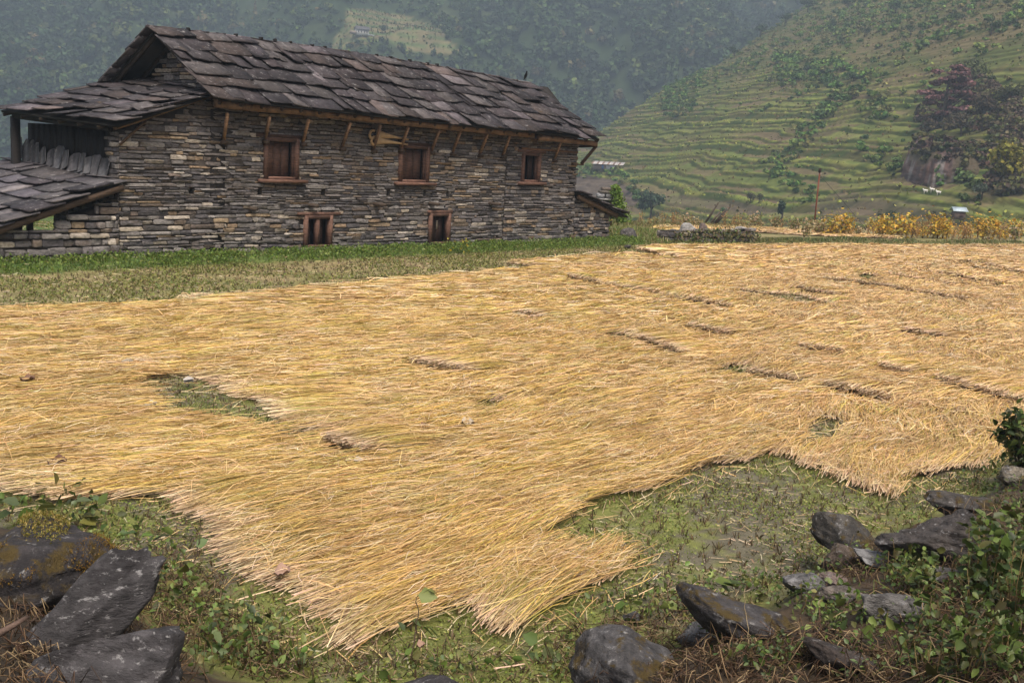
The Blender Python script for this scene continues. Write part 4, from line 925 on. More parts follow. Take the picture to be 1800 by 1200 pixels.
# ---- stubble, loose bits of straw and tiny water weeds on the bare mud
mb = MB(); wb = MB()
def bare(x, y): return ~straw_mask(x, y) & (y > edge_y(x)+.05) & (y < drop_y(x)-.3)
rowv = np.array([sin(radians(52)), cos(radians(52))]); rown = np.array([rowv[1], -rowv[0]])
for (r0_, r1_, sp_, wd, nb) in ((5, 14, .155, .010, 8), (14, 50, .22, .012, 6)):
    ii, jj = np.meshgrid(np.arange(-int(r1_/sp_), int(r1_/sp_)), np.arange(0, int(r1_*1.3/sp_))); a = ii.ravel()*sp_; b = jj.ravel()*sp_
    x = a*rown[0]+b*rowv[0]; y = a*rown[1]+b*rowv[1]
    x = x+rng.normal(0, sp_*.22, len(x)); y = y+rng.normal(0, sp_*.22, len(y)); r = np.hypot(x, y); an = np.degrees(np.arctan2(x, y))
    u, v = h_uv(x, y)
    k = (r > r0_) & (r <= r1_) & (np.abs(an) < 33) & bare(x, y) & ~((v > -.85) & (u > -12) & (u < 20.5)); x, y = x[k], y[k]; n = len(x)
    z = z_near(x, y)
    for q in range(nb):
        hgt = rng.uniform(.025, .075, n)*(1.15 if r0_ > 10 else 1); ox, oy = rng.normal(0, .012, (2, n)); lx, ly = rng.normal(0, .022, (2, n)); ang = rng.uniform(0, pi, n)
        s = np.stack([np.cos(ang), np.sin(ang), 0*ang], 1)*wd*rng.uniform(.6, 1.3, (n, 1)); b0 = np.stack([x+ox, y+oy, z-.01], 1); b1 = b0+np.stack([lx, ly, hgt], 1)
        V = np.stack([b0-s/2, b0+s/2, b1+s/2.4, b1-s/2.4], 1).reshape(-1, 3); Q = (np.arange(4)[None]+(np.arange(n)*4)[:, None])
        mb.add(V, Q, None, np.repeat(pal(rng, [[.095, .062, .034], [.15, .10, .052], [.065, .045, .026], [.13, .11, .045]], n), 4, 0))
for (r0_, r1_, dens, wd, ln) in ((5, 14, 240, .0055, .085), (14, 48, 60, .012, .12)):
    x, y, r = straw_candidates(r0_, r1_, dens); k = bare(x, y) & (fbm(x*1.3, y*1.3, seed=85, oct=2)+rng.normal(0, .25, len(x)) > -.15); x, y = x[k], y[k]; n = len(x); z = z_near(x, y)
    ang = rng.uniform(0, 2*pi, n); L = ln*rng.uniform(.3, 1.5, n); d = np.stack([np.cos(ang), np.sin(ang), rng.normal(0, .12, n)], 1)*L[:, None]/2
    s = np.stack([-np.sin(ang), np.cos(ang), rng.normal(0, .5, n)], 1)*wd*rng.uniform(.6, 1.5, (n, 1))/2; c = np.stack([x, y, z+.012+np.abs(d[:, 2])], 1)
    V = np.stack([c-d-s, c+d-s, c+d+s, c-d+s], 1).reshape(-1, 3)
    mb.add(V, np.arange(4)[None]+(np.arange(n)*4)[:, None], None, np.repeat(pal(rng, [[.34, .26, .16], [.44, .36, .25], [.25, .17, .10], [.36, .27, .13]], n), 4, 0))
tag(mb.build('rice_stubble', MT['straw']), 'short brown rice stubble and scattered straw bits on the mud', 'stubble', kind='stuff')
x, y, r = straw_candidates(5, 14, 2000); nz = fbm(x*1.1, y*1.1, seed=81, oct=3); k = bare(x, y) & (nz+rng.normal(0, .22, len(x)) > -.10); x, y = x[k], y[k]; n = len(x)
leaves(wb, np.stack([x, y, z_near(x, y)+rng.uniform(.004, .03, n)], 1), rng.uniform(.010, .026, n), pal(rng, [[.15, .19, .035], [.12, .155, .03], [.19, .21, .04], [.22, .22, .06]], n), rng, up=1.2)
x, y, r = straw_candidates(14, 48, 230); nz = fbm(x*.8, y*.8, seed=86, oct=3); k = bare(x, y) & (nz+rng.normal(0, .2, len(x)) > .02); x, y = x[k], y[k]; n = len(x)
leaves(wb, np.stack([x, y, z_near(x, y)+rng.uniform(.005, .05, n)], 1), rng.uniform(.03, .07, n), pal(rng, [[.15, .17, .035], [.11, .13, .03], [.20, .19, .05]], n), rng, up=.6)
tag(wb.build('water_weed', MT['leaf']), 'tiny bright green weeds and algae on the wet mud', 'weed', kind='stuff')

# ---- grass strip under the house wall, bund grass, rough patch by the outhouse
rng = np.random.default_rng(41); mb = MB()
def blades(mb, x, y, hgt, wd, cols, lean=.45, rngv=None):
    n = len(x); z = z_near(x, y); h = hgt*rng.uniform(.5, 1.3, n); ang = rng.uniform(0, pi, n); l = rng.normal(0, lean, (2, n))*h
    b = np.stack([x, y, z-.01], 1); t = b+np.stack([l[0], l[1], h], 1); m = b+np.stack([l[0]*.35, l[1]*.35, h*.6], 1)
    s = np.stack([np.cos(ang), np.sin(ang), 0*ang], 1)*wd*rng.uniform(.6, 1.4, (n, 1))/2
    V = np.stack([b-s, b+s, m+s*.8, m-s*.8, t+s*.15, t-s*.15], 1).reshape(-1, 3); Q = (np.array([[0, 1, 2, 3], [3, 2, 4, 5]])[None]+(np.arange(n)*6)[:, None, None]).reshape(-1, 4)
    mb.add(V, Q, None, np.repeat(pal(rng, cols, n), 6, 0))
GC = [[.10, .165, .022], [.13, .19, .028], [.075, .125, .02], [.16, .20, .04]]
n = 34000; u = rng.uniform(-12, 20.8, n); v = -.88+.87*rng.random(n)**.9; x = HO[0]+HU[0]*u+HV[0]*v; y = HO[1]+HU[1]*u+HV[1]*v
k = rng.random(n) < (.35+.65*sstep(-.3, .25, fbm(u*1.1, v*3, seed=121, oct=2)+.25)); x, y = x[k], y[k]; blades(mb, x[:len(x)//2], y[:len(x)//2], .11, .016, GC)
h2 = len(x)//2; leaves(mb, np.stack([x[h2:], y[h2:], z_near(x[h2:], y[h2:])+rng.uniform(.01, .15, len(x)-h2)], 1), rng.uniform(.03, .07, len(x)-h2), pal(rng, GC, len(x)-h2), rng, up=.5)
for a, b in zip(BUND[:-1], BUND[1:]):
    n = 2600; t = rng.random(n); t = t[fbm(t*9, t*0+a[0], seed=8, oct=3)+rng.normal(0, .2, n) > -.12]; n = len(t); o = rng.normal(0, .45, n); x = a[0]+(b[0]-a[0])*t; y = a[1]+(b[1]-a[1])*t+o; blades(mb, x, y, .11, .03, [[.10, .14, .03], [.15, .15, .05], [.08, .11, .025], [.22, .17, .08]])
g = ground(1100, 417); n = 9000; x = g[0]+rng.normal(0, 1.9, n); y = g[1]+rng.normal(0, 2.4, n); u, v = h_uv(x, y); k = ((u > 19.4) | (v < -.1)) & (y > g[1]-3.2); blades(mb, x[k], y[k], .17, .03, [[.13, .18, .035], [.19, .20, .05], [.26, .21, .10], [.10, .15, .03]])
n = 8000; a, b = ground(1130, 431), ground(1790, 431); t = rng.random(n); x = a[0]+(b[0]-a[0])*t; y = a[1]+(b[1]-a[1])*t+rng.normal(.5, .5, n); blades(mb, x, y, .07, .03, [[.19, .18, .06], [.24, .2, .09], [.14, .15, .04]])
a, b = ground(1060, 397), ground(1330, 401); n = 7000; t = rng.random(n); x = a[0]+(b[0]-a[0])*t; y = a[1]+(b[1]-a[1])*t+rng.normal(0, 1.2, n); blades(mb, x, y, .2, .04, [[.16, .15, .05], [.24, .18, .08], [.11, .13, .035]])
tag(mb.build('bank_grass', MT['leaf']), 'bright green grass on the bank under the house wall and field bunds', 'grass', kind='stuff')

# ================================================================ FOREGROUND BANK: boulders and plants
rng = np.random.default_rng(51)
def ico(n=4):
    import bmesh
    bm = bmesh.new(); bmesh.ops.create_icosphere(bm, subdivisions=n, radius=1.); V = np.array([v.co[:] for v in bm.verts]); T = np.array([[v.index for v in f.verts] for f in bm.faces]); bm.free(); return V, T
ICO4 = ico(5); ICO3 = ico(3)
def rock_mesh(rng, cuts=16, flat=.48, detail=ICO4, rough=.11, strat=0.):
    V, T = detail; V = V.copy()
    for _ in range(cuts):
        nrm = unit(rng.normal(0, 1, 3)); d = rng.uniform(flat, .82); k = V@nrm-d; m = k > 0; V[m] -= nrm*k[m][:, None]*.94
    s = int(rng.integers(1, 9999))
    nv = unit(V); V = V+nv*(rough*fbm(V[:, 0]*2.2, V[:, 1]*2.2, V[:, 2]*2.2, seed=s, oct=5)+.4*rough*np.abs(fbm(V[:, 0]*6, V[:, 1]*6, V[:, 2]*6, seed=s+3, oct=3)))[:, None]
    if strat: V = V+nv*(strat*vnoise(V[:, 0]*1.2, V[:, 1]*1.2, V[:, 2]*9, seed=s+9))[:, None]
    return V, T
def boulder(px, py, wpx, hpx, tilt, col, mt, label, group='boulders along the edge of the field', depth=.8, seed=None, sink=.25, name='boulder', yaw=0., cuts=17, mosscap=None, zf=None, parent_thing=None, detail=None):
    """rock whose visible face sits round (px,py); it rests on the bank surface behind that point"""
    rg = np.random.default_rng(seed if seed is not None else int(px*7+py)); fpx, fpy = px, py+hpx*.30
    P = bankpt(fpx, min(fpy, 1290)) if zf is None else zf(fpx, fpy); t = np.linalg.norm(P-CAM); s = t/F
    V, T = rock_mesh(rg, cuts, detail=detail or ICO4, strat=.04)
    a, b = wpx*s/2*1.22, hpx*s/2*1.30; c = max(a, b)*depth
    V = V*np.array([a, c, b])
    th = radians(tilt); V = np.stack([V[:, 0]*cos(th)+V[:, 2]*sin(th), V[:, 1], -V[:, 0]*sin(th)+V[:, 2]*cos(th)], 1)
    d = ray(px, py); fw = unit(np.array([d[0], d[1], 0])); rt = np.array([fw[1], -fw[0], 0]); up = unit(np.cross(rt, unit(d))); back = np.cross(up, rt)
    W = V[:, :1]*rt+V[:, 1:2]*back+V[:, 2:]*up
    ctr = CAM+d*(t+c*.25)-HZ*b*.16
    n1 = fbm(V[:, 0]*5/max(a, .1), V[:, 1]*5/max(a, .1), V[:, 2]*5/max(a, .1), seed=int(px), oct=3)
    cc = np.asarray(col)*.82*(1+.35*n1[:, None])
    mb = MB(); mb.add(W+ctr, None, T, np.clip(cc, .01, .6)); o = mb.build(name, MT[mt], smooth=True, origin=tuple(ctr)); tag(o, label, 'boulder' if name == 'boulder' else 'stone', group)
    return o, ctr, W+ctr
DK = (.050, .044, .046); GY = (.105, .10, .10); LG = (.24, .235, .24); BR = (.12, .092, .075); PK = (.25, .185, .165)
BL = [(42, 1000, 330, 185, -14, DK, 'mossrock', 'large dark boulder covered in orange and olive moss at left edge of the picture', 1, 3),
      (100, 1118, 430, 112, -37, (.055, .05, .052), 'rock', 'long dark slab rock sloping up to the right between mossy boulder and lower boulder', .26, 4),
      (215, 1186, 268, 140, -10, (.068, .062, .065), 'rock', 'dark boulder with pale lichen blotches in the bottom left corner', .8, 5),
      (770, 1212, 150, 64, 4, DK, 'rock', 'rounded dark rock top showing at bottom edge below the sapling', .8, 6),
      (1105, 1168, 186, 118, 14, (.085, .08, .082), 'mossrock', 'dark tilted boulder with pale lichen front at bottom edge right of centre', .8, 17),
      (1107, 1086, 42, 26, -15, GY, 'rock', 'fist sized grey stone just above the tilted dark boulder', .8, 8),
      (1237, 1118, 96, 52, 35, (.15, .14, .14), 'rock', 'whitish lichen covered stone in dry brown grass', .8, 9),
      (1328, 1090, 232, 84, 22, (.07, .064, .066), 'mossrock', 'big dark smooth boulder sloping down to the right beneath small plants', .8, 10),
      (1495, 948, 132, 62, 18, (.075, .068, .062), 'mossrock', 'mossy dark rock standing out of the mud with small plants growing over it', .8, 11),
      (1478, 985, 62, 50, 10, BR, 'mossrock', 'small brown mossy pointed rock beside the pale flat slab', .8, 12),
      (1556, 984, 104, 36, 6, LG, 'rock', 'pale grey flat slab lying among green plants', 1., 13),
      (1688, 952, 232, 98, 4, (.075, .064, .06), 'rock', 'largest dark rugged boulder at right side of the bank', .7, 14),
      (1698, 888, 118, 44, 3, (.07, .062, .058), 'mossrock', 'low dark rock half grown over above the largest right hand boulder', .8, 15),
      (1416, 1027, 78, 42, 20, (.21, .20, .20), 'rock', 'streaky black and white stone left of the small pink stone', .8, 16),
      (1466, 1021, 54, 30, 0, PK, 'rock', 'small pinkish flat stone behind the brown pointed stone', .9, 17),
      (1482, 1045, 76, 36, 8, (.17, .14, .12), 'rock', 'smooth brown stone pointing right in the stone heap', .8, 18),
      (1572, 1070, 126, 72, 22, (.15, .14, .135), 'rock', 'grey sloping boulder sinking into dark green leaves', .8, 19),
      (1655, 1010, 74, 36, 5, (.18, .165, .16), 'rock', 'flat grey stone under the largest right hand boulder', .9, 20),
      (1786, 838, 64, 36, -5, (.21, .18, .14), 'rock', 'pale tan stone at right edge under the dark leafy bush', .8, 21),
      (1492, 1168, 150, 56, 12, (.06, .045, .038), 'rock', 'brown earthy rock bulging from dry grass at the bottom edge', .8, 22)]
rocks = []
for (px, py, wpx, hpx, tl, col, mt, lab, dep, sd_) in BL:
    o, c, Vw = boulder(px, py, wpx, hpx, tl, col, mt, lab, depth=dep, seed=sd_*13+1); rocks.append((o, c, Vw, (px, py, wpx, hpx)))
    if wpx < 110: o['category'] = 'stone'
# moss tufts on the big left boulder (a part of it)
o, c, Vw, _ = rocks[0]; mb = MB(); kk = rng.integers(0, len(Vw), 26000); P = Vw[kk]
px, py = proj(P); nz = fbm(P[:, 0]*3.2, P[:, 1]*3.2, P[:, 2]*3.2, seed=131, oct=3)
cush = ((px-78)/44)**2+((py-930)/26)**2 < 1.0
band = np.exp(-(((py-(1030-.42*px))/26)**2))
k = (cush | (nz+.55*band > .24)) & (P[:, 2] > c[2]-.35)
P = P[k]; cu = cush[k]; n = len(P); P = P+rng.normal(0, .008, P.shape)+np.array([0, 0, 1])*np.where(cu, rng.uniform(0, .035, n), rng.uniform(0, .010, n))[:, None]
leaves(mb, P, np.where(cu, .018, .012)*rng.uniform(.6, 1.3, n), np.where(cu[:, None], pal(rng, [[.20, .16, .025], [.26, .19, .05], [.13, .12, .015]], n), pal(rng, [[.17, .085, .008], [.20, .12, .012], [.11, .06, .008]], n)), rng, up=.3, narrow=.5, d=np.array([0, 0, 1.])+rng.normal(0, .6, (n, 3)))
m_ = mb.build('moss', MT['leaf'], origin=tuple(c)); m_.parent = o; m_.location = (0, 0, 0)

# plants -----------------------------------------------------------
rng = np.random.default_rng(61)
LG_ = [[.075, .115, .022], [.10, .145, .03], [.055, .085, .02], [.14, .17, .045], [.09, .12, .045], [.12, .115, .03]]
LD_ = [[.042, .066, .013], [.06, .09, .017], [.028, .045, .011], [.08, .112, .026], [.07, .066, .019]]
def bank_pts(poly, n):
    xs_ = [p[0] for p in poly]; ys_ = [p[1] for p in poly]; out = []
    G = [ground(*p) for p in poly]
    px = rng.uniform(min(xs_), max(xs_), n*3); py = rng.uniform(min(ys_), max(ys_), n*3); k = in_poly(px, py, poly); px, py = px[k][:n], py[k][:n]
    # march all rays together
    D = f0*F+RV*(px-CX)[:, None]-UV*(py-CY)[:, None]; D = unit(D); t = np.full(len(px), 3.)
    for _ in range(90):
        P = CAM+D*t[:, None]; gap = P[:, 2]-z_near(P[:, 0], P[:, 1]); t = t+np.clip(gap, -.3, 1)*.8
    return CAM+D*t[:, None]
leafmb = MB(); stemmb = MB(); drymb = MB()
def patch(poly, n, size, hgt, cols, clump=.5, seed=1, up=.9):
    P = bank_pts(poly, n); nz = fbm(P[:, 0]*2.5, P[:, 1]*2.5, seed=seed, oct=3); k = rng.random(len(P)) < np.clip(.5+clump*2.2*nz, .04, 1); P = P[k]; n = len(P)
    lay = rng.random(n)**.8*hgt*(.6+.8*np.clip(nz[k]+.4, 0, 1)); Q = P+np.stack([rng.normal(0, .03, n), rng.normal(0, .03, n), lay], 1)
    leaves(leafmb, Q, size*np.exp(rng.normal(-.2, .38, n)), pal(rng, cols, n, .28), rng, up=up, narrow=.9)
    m = rng.random(n) < .10
    for a, b in zip(P[m][:200], Q[m][:400]):
        tube(stemmb, [a, (a+b)/2+rng.normal(0, .012, 3), b], [.003, .0025, .0018], 3, np.array([.13, .09, .04])*rng.uniform(.5, 1.3))
patch([(175, 960), (270, 900), (330, 1000), (390, 1080), (470, 1200), (330, 1210), (330, 1110), (285, 1100), (280, 1020)], 420, .048, .20, LG_, .5, 1)
patch([(200, 1040), (330, 1030), (420, 1100), (560, 1200), (330, 1200), (330, 1105), (230, 1110)], 620, .046, .24, LG_, .5, 2)
patch([(0, 880), (150, 875), (185, 905), (140, 912), (0, 905)], 90, .10, .14, LG_, .1, 3)
patch([(420, 1130), (560, 1165), (900, 1170), (1020, 1130), (1040, 1200), (440, 1200)], 420, .05, .10, LG_, .5, 4)
patch([(1040, 1060), (1150, 1030), (1240, 1010), (1280, 1040), (1240, 1090), (1140, 1095), (1060, 1100)], 700, .038, .12, LG_+[[.14, .18, .04]], .4, 5)
patch([(1380, 960), (1440, 920), (1540, 960), (1600, 1000), (1520, 1030), (1440, 1000), (1390, 1010)], 1000, .026, .14, LG_+[[.15, .17, .04], [.18, .15, .06]], .4, 6)
patch([(1250, 1040), (1400, 990), (1420, 1060), (1520, 1060), (1560, 1120), (1450, 1120), (1380, 1080)], 1100, .034, .12, LG_, .4, 7)
patch([(1180, 1060), (1250, 1030), (1300, 1100), (1420, 1160), (1380, 1200), (1250, 1170)], 900, .034, .13, LD_, .5, 8)
patch([(1400, 1090), (1600, 1060), (1620, 1200), (1480, 1200)], 700, .034, .14, LG_, .5, 18)
patch([(1000, 1090), (1060, 1100), (1030, 1200), (960, 1200)], 300, .036, .14, LG_, .4, 19)
patch([(1560, 930), (1620, 900), (1660, 880), (1620, 960), (1580, 1000)], 260, .026, .12, LG_, .4, 20)
patch([(1560, 1010), (1640, 1020), (1720, 1005), (1810, 990), (1810, 1210), (1600, 1210), (1560, 1130), (1640, 1100)], 4300, .042, .30, LD_+[[.10, .14, .03]], .45, 9)
patch([(1690, 1000), (1810, 980), (1810, 1120), (1700, 1100)], 1100, .052, .40, LD_+[[.10, .14, .03]], .4, 10)
patch([(1540, 1000), (1640, 1005), (1640, 1060), (1580, 1040)], 420, .045, .14, LG_, .3, 11)
patch([(1640, 860), (1760, 820), (1810, 850), (1810, 960), (1770, 930), (1700, 870)], 1300, .034, .14, LD_+[[.12, .10, .04], [.09, .13, .03]], .4, 12)
patch([(1380, 1030), (1450, 1000), (1540, 1040), (1560, 1110), (1470, 1110)], 700, .036, .12, LG_, .4, 21)
patch([(1500, 1000), (1620, 990), (1640, 1060), (1560, 1050)], 420, .036, .12, LG_, .4, 22)
patch([(1290, 960), (1440, 930), (1560, 1000), (1330, 1030)], 500, .022, .06, LG_+[[.16, .18, .04]], .5, 13)
# dry brown runners and grass on the bank
def dry(poly, n, L, cols):
    P = bank_pts(poly, n)
    for p in P:
        a = rng.uniform(0, 2*pi); l = L*rng.uniform(.4, 1.5); e = p+np.array([cos(a)*l, sin(a)*l, 0]); e[2] = z_near(e[0], e[1])+rng.uniform(0, .05); m = (p+e)/2+rng.normal(0, .04, 3); m[2] = max(z_near(m[0], m[1])+.01, m[2])+rng.uniform(0, .07)
        m1 = p*.6+m*.4+rng.normal(0, .012, 3)
        tube(drymb, [p, m1+[0, 0, .01], m, e], [.0035, .003, .0028, .002], 3, np.asarray(cols[rng.integers(0, len(cols))])*rng.uniform(.6, 1.4))
DRC = [(.12, .07, .036), (.085, .046, .026), (.17, .11, .058), (.055, .032, .02), (.24, .17, .09)]
dry([(1000, 1120), (1200, 1060), (1300, 1110), (1460, 1110), (1600, 1190), (1560, 1215), (1000, 1215)], 900, .16, DRC)
dry([(1400, 1000), (1560, 940), (1800, 880), (1800, 1000), (1560, 1040)], 420, .16, DRC)
dry([(180, 980), (330, 960), (520, 1180), (480, 1210), (300, 1120)], 480, .15, DRC)
dry([(-20, 1060), (120, 1010), (330, 1100), (330, 1215), (-20, 1215)], 500, .12, DRC)
patch([(-10, 880), (120, 880), (200, 910), (260, 960), (180, 960), (0, 915)], 160, .05, .10, LG_, .4, 15)
dry([(1560, 1040), (1800, 1010), (1800, 1210), (1580, 1210)], 420, .22, DRC+[(.10, .12, .03)])
dry([(380, 1120), (1050, 1140), (1050, 1200), (450, 1200)], 160, .14, DRC)
# growth over the bank to either side of the view
n = 22000; x = np.where(rng.random(n) < .5, rng.uniform(-13, -2.9, n), rng.uniform(3.2, 14, n)); y = edge_y(x)-np.abs(rng.normal(0, 2.2, n))+.1; k = ~((np.abs(x) < 1.5) & (y < 4)); x, y = x[k], y[k]; n = len(x)
pv_ = proj(np.stack([x, y, z_near(x, y)+.1], 1)); fr_in = (pv_[0] > -40) & (pv_[0] < 1840) & (pv_[1] < 1240) & (pv_[1] > 0) & (y > .5); x, y = x[~fr_in], y[~fr_in]; n = len(x)
leaves(leafmb, np.stack([x, y, z_near(x, y)+rng.random(n)*.22], 1), .05*np.exp(rng.normal(0, .4, n)), pal(rng, LG_+LD_, n, .25), rng, up=.8)
n = 5000; x = np.where(rng.random(n) < .5, rng.uniform(-13, -2.9, n), rng.uniform(3.2, 14, n)); y = edge_y(x)-np.abs(rng.normal(0, 2.4, n)); pv_ = proj(np.stack([x, y, z_near(x, y)+.1], 1)); fr_in = (pv_[0] > -40) & (pv_[0] < 1840) & (pv_[1] < 1240) & (pv_[1] > 0) & (y > .5); x, y = x[~fr_in], y[~fr_in]
blades(drymb, x, y, .16, .012, [[.12, .08, .04], [.08, .09, .025], [.17, .12, .06]], lean=.9)
tag(leafmb.build('undergrowth', MT['leaf']), 'mixed green leafy undergrowth creeping over the bank and boulders', 'undergrowth', kind='stuff')
tag(stemmb.build('undergrowth_stems', MT['plain']), 'thin stems of the leafy undergrowth on the bank', 'undergrowth', kind='stuff')
tag(drymb.build('dry_grass', MT['straw']), 'dry brown grass and runners tangled on the bank', 'dry grass', kind='stuff')

def sapling(pxs, leafspec, r, lab, name='sapling', cat='plant', colr=(.10, .07, .045), lc=LG_):
    """thin stem through image points kept in the upright plane above its foot, with leaves"""
    B = bankpt(*pxs[0]); nrm = unit(np.array([B[0], B[1], 0])); pts = []
    for p in pxs:
        d = ray(*p); t = ((B-CAM)@nrm)/(d@nrm); pts.append(CAM+d*t)
    root = thing(name, lab, cat, tuple(B)); mb = MB(); P = np.array(pts)
    P = np.array([np.array([np.interp(s, np.linspace(0, 1, len(P)), P[:, i]) for i in range(3)]) for s in np.linspace(0, 1, 3*len(P))])+rng.normal(0, .004, (3*len(P), 3))
    tube(mb, P, np.linspace(r, r*.45, len(P)), 5, colr); o = mb.build('stem', MT['wood'], origin=tuple(B)); o.parent = root; o.location = (0, 0, 0)
    mb = MB(); C = []; S = []; Dd_ = []
    for (lx, ly, lp) in leafspec:
        d = ray(lx, ly); t = ((B-CAM)@nrm)/(d@nrm); q = CAM+d*t; C.append(q); S.append(lp*t/F); j = P[np.argmin(np.linalg.norm(P-q, axis=1))]; Dd_.append(q-j+rng.normal(0, .02, 3))
        tube(mb, [j, q], [.002, .0015], 3, (.09, .11, .03))
    if len(C): leaves(mb, np.array(C), np.array(S), pal(rng, lc, len(C)), rng, up=1.6, narrow=1.15, d=np.array(Dd_), droop=.35)
    o = mb.build('leaves', MT['leaf'], origin=tuple(B)); o.parent = root; o.location = (0, 0, 0)
    return root
sapling([(318, 1022), (345, 985), (350, 950), (352, 905)], [(345, 960, 22), (290, 940, 24), (270, 938, 20), (240, 935, 22), (330, 945, 12)], .006, 'bare reddish twig with one small leaf rising beside the left boulders')
sapling([(720, 1165), (728, 1120), (735, 1080), (733, 1050)], [(735, 1045, 34), (752, 1036, 20), (725, 1090, 22), (752, 1100, 26), (712, 1108, 20), (744, 1102, 24), (726, 1160, 26), (775, 1160, 22), (690, 1165, 24)], .006, 'thin young sapling with few leaves standing in front of the small straw bundle')
sapling([(650, 1200), (655, 1180), (662, 1150)], [(655, 1172, 26), (668, 1178, 24), (640, 1180, 22), (630, 1195, 24), (680, 1190, 20)], .004, 'low weed with round leaves at bottom edge left of the sapling', 'weed')
sapling([(1142, 1105), (1140, 1070), (1146, 1042)], [(1128, 1096, 34), (1155, 1100, 24), (1160, 1065, 22), (1130, 1058, 20), (1100, 1060, 26)], .004, 'brown stalk with one broad leaf above the tilted dark boulder', 'weed')
sapling([(1235, 1075), (1245, 1050), (1252, 1030)], [(1255, 1020, 36), (1238, 1046, 32), (1268, 1030, 30), (1245, 1055, 26), (1225, 1050, 26), (1262, 1045, 24), (1250, 1036, 30), (1272, 1024, 34)], .004, 'bright leafy shoot leaning over the top of the big smooth boulder', 'weed')
sapling([(952, 1160), (955, 1140)], [(945, 1128, 30), (960, 1135, 26), (968, 1150, 22), (940, 1146, 22)], .003, 'small two leaved weed on the mud below the straw bundle', 'weed')
sapling([(190, 925), (185, 900), (150, 885)], [(128, 885, 32), (150, 890, 36), (165, 880, 34), (180, 905, 36), (100, 890, 32), (60, 895, 34), (35, 885, 28), (20, 900, 30), (172, 915, 30)], .004, 'creeping vine with large round leaves along top of the mossy boulder', 'vine')
sapling([(1312, 1160), (1318, 1120), (1310, 1075), (1308, 1032)], [], .003, 'forked dry straw coloured twig stuck up in front of the big smooth boulder', 'twig', 'twig', (.38, .29, .17))
# a pale crooked root at the left edge
B = bankpt(20, 1120); mb = MB(); pts = []
for p in ((-30, 1125), (0, 1112), (25, 1098), (50, 1082)): d = ray(*p); pts.append(CAM+d*(np.linalg.norm(B-CAM)*.9))
tube(mb, pts, [.016, .017, .014, .008], 8, (.085, .055, .042)); tag(mb.build('root', MT['wood'], smooth=True, origin=tuple(B)), 'thick pale brown root between the mossy boulder and the dark slab', 'root')
# leafy bush at the right edge
B = bankpt(1792, 832); root = thing('bush', 'dark glossy leafy bush at right edge beside the straw', 'bush', tuple(B)); mb = MB(); m2 = MB()
for i in range(26):
    a = rng.uniform(0, 2*pi); e = B+np.array([cos(a)*rng.uniform(.05, .42)+.12, sin(a)*rng.uniform(.05, .4), rng.uniform(.25, .66)]); mid = (B+e)/2+rng.normal(0, .05, 3); tube(m2, [B+rng.normal(0, .03, 3)*[1, 1, 0], mid, e], [.008, .006, .003], 4, (.06, .05, .03))
    n = 26; t = rng.random(n)[:, None]**.6; Q = mid*(1-t)+e*t+rng.normal(0, .05, (n, 3)); leaves(mb, Q, rng.uniform(.06, .11, n), pal(rng, LD_, n), rng, up=1.2, narrow=.75, droop=.25)
for m3, nm, mt in ((mb, 'leaves', 'leaf'), (m2, 'stem', 'wood')):
    o = m3.build(nm, MT[mt], origin=tuple(B)); o.parent = root; o.location = (0, 0, 0)
# dead leaves and chips lying on the straw
for (px, py, wpx, col, lab, nm) in [(103, 815, 26, (.10, .05, .035), 'curled dark brown leaf lying on straw near the left edge', 'dead_leaf'), (50, 668, 20, (.16, .09, .06), 'small brown leaf on straw at far left', 'dead_leaf'), (225, 635, 16, (.24, .24, .22), 'small grey chip on straw left of the bare gap', 'stone_chip'), (332, 667, 16, (.40, .36, .32), 'pale chip at the head of the bare gap in the straw', 'stone_chip'), (266, 713, 18, (.36, .34, .31), 'pale leaf just left of the bare gap in the straw', 'dead_leaf'), (630, 808, 14, (.42, .40, .36), 'small white chip in the middle of the near straw', 'stone_chip'), (822, 745, 22, (.40, .33, .25), 'flat tan leaf on straw near the centre', 'dead_leaf'), (497, 1007, 26, (.30, .19, .14), 'oval brown leaf on straw near the pale cut ends', 'dead_leaf'), (740, 1135, 14, (.30, .19, .14), 'tiny brown leaf on mud near the sapling', 'dead_leaf'), (745, 750, 14, (.15, .07, .05), 'dark brown leaf scrap left of the flat tan leaf', 'dead_leaf'), (775, 607, 10, (.13, .07, .04), 'small dark scrap on straw above the centre', 'dead_leaf'), (50, 720, 14, (.20, .21, .22), 'bluish grey chip on straw below the small brown leaf', 'stone_chip')]:
    P = ground(px, py, .12); s = np.linalg.norm(P-CAM)/F; mb = MB()
    g = np.linspace(-1, 1, 7); A2, B2 = np.meshgrid(g, g, indexing='ij'); rr = np.hypot(A2, B2)
    shp = np.sqrt(np.clip(1-.5*np.minimum(A2**2, B2**2)-0*rr, .2, 1)); X = A2*np.sqrt(1-B2**2/2)*wpx*s/2; Y = B2*np.sqrt(1-A2**2/2)*wpx*s*.8*(1-.5*A2); Z = (.25*B2**2+.2*A2**2+.06*rng.normal(0, 1, A2.shape))*wpx*s*(.7 if nm == 'dead_leaf' else .2)
    i_ = np.arange(49).reshape(7, 7); Q = np.stack([i_[:-1, :-1], i_[1:, :-1], i_[1:, 1:], i_[:-1, 1:]], -1).reshape(-1, 4); top = np.stack([X, Y, Z+.008], -1).reshape(-1, 3); mb.add(top+P, Q, None, col); mb.add(top+P-[0, 0, .006 if nm == 'dead_leaf' else .03], Q[:, ::-1], None, np.asarray(col)*.7)
    tag(mb.build(nm, MT['plain'], smooth=True, origin=tuple(P)), lab, 'leaf' if nm == 'dead_leaf' else 'stone', 'litter lying on the field')

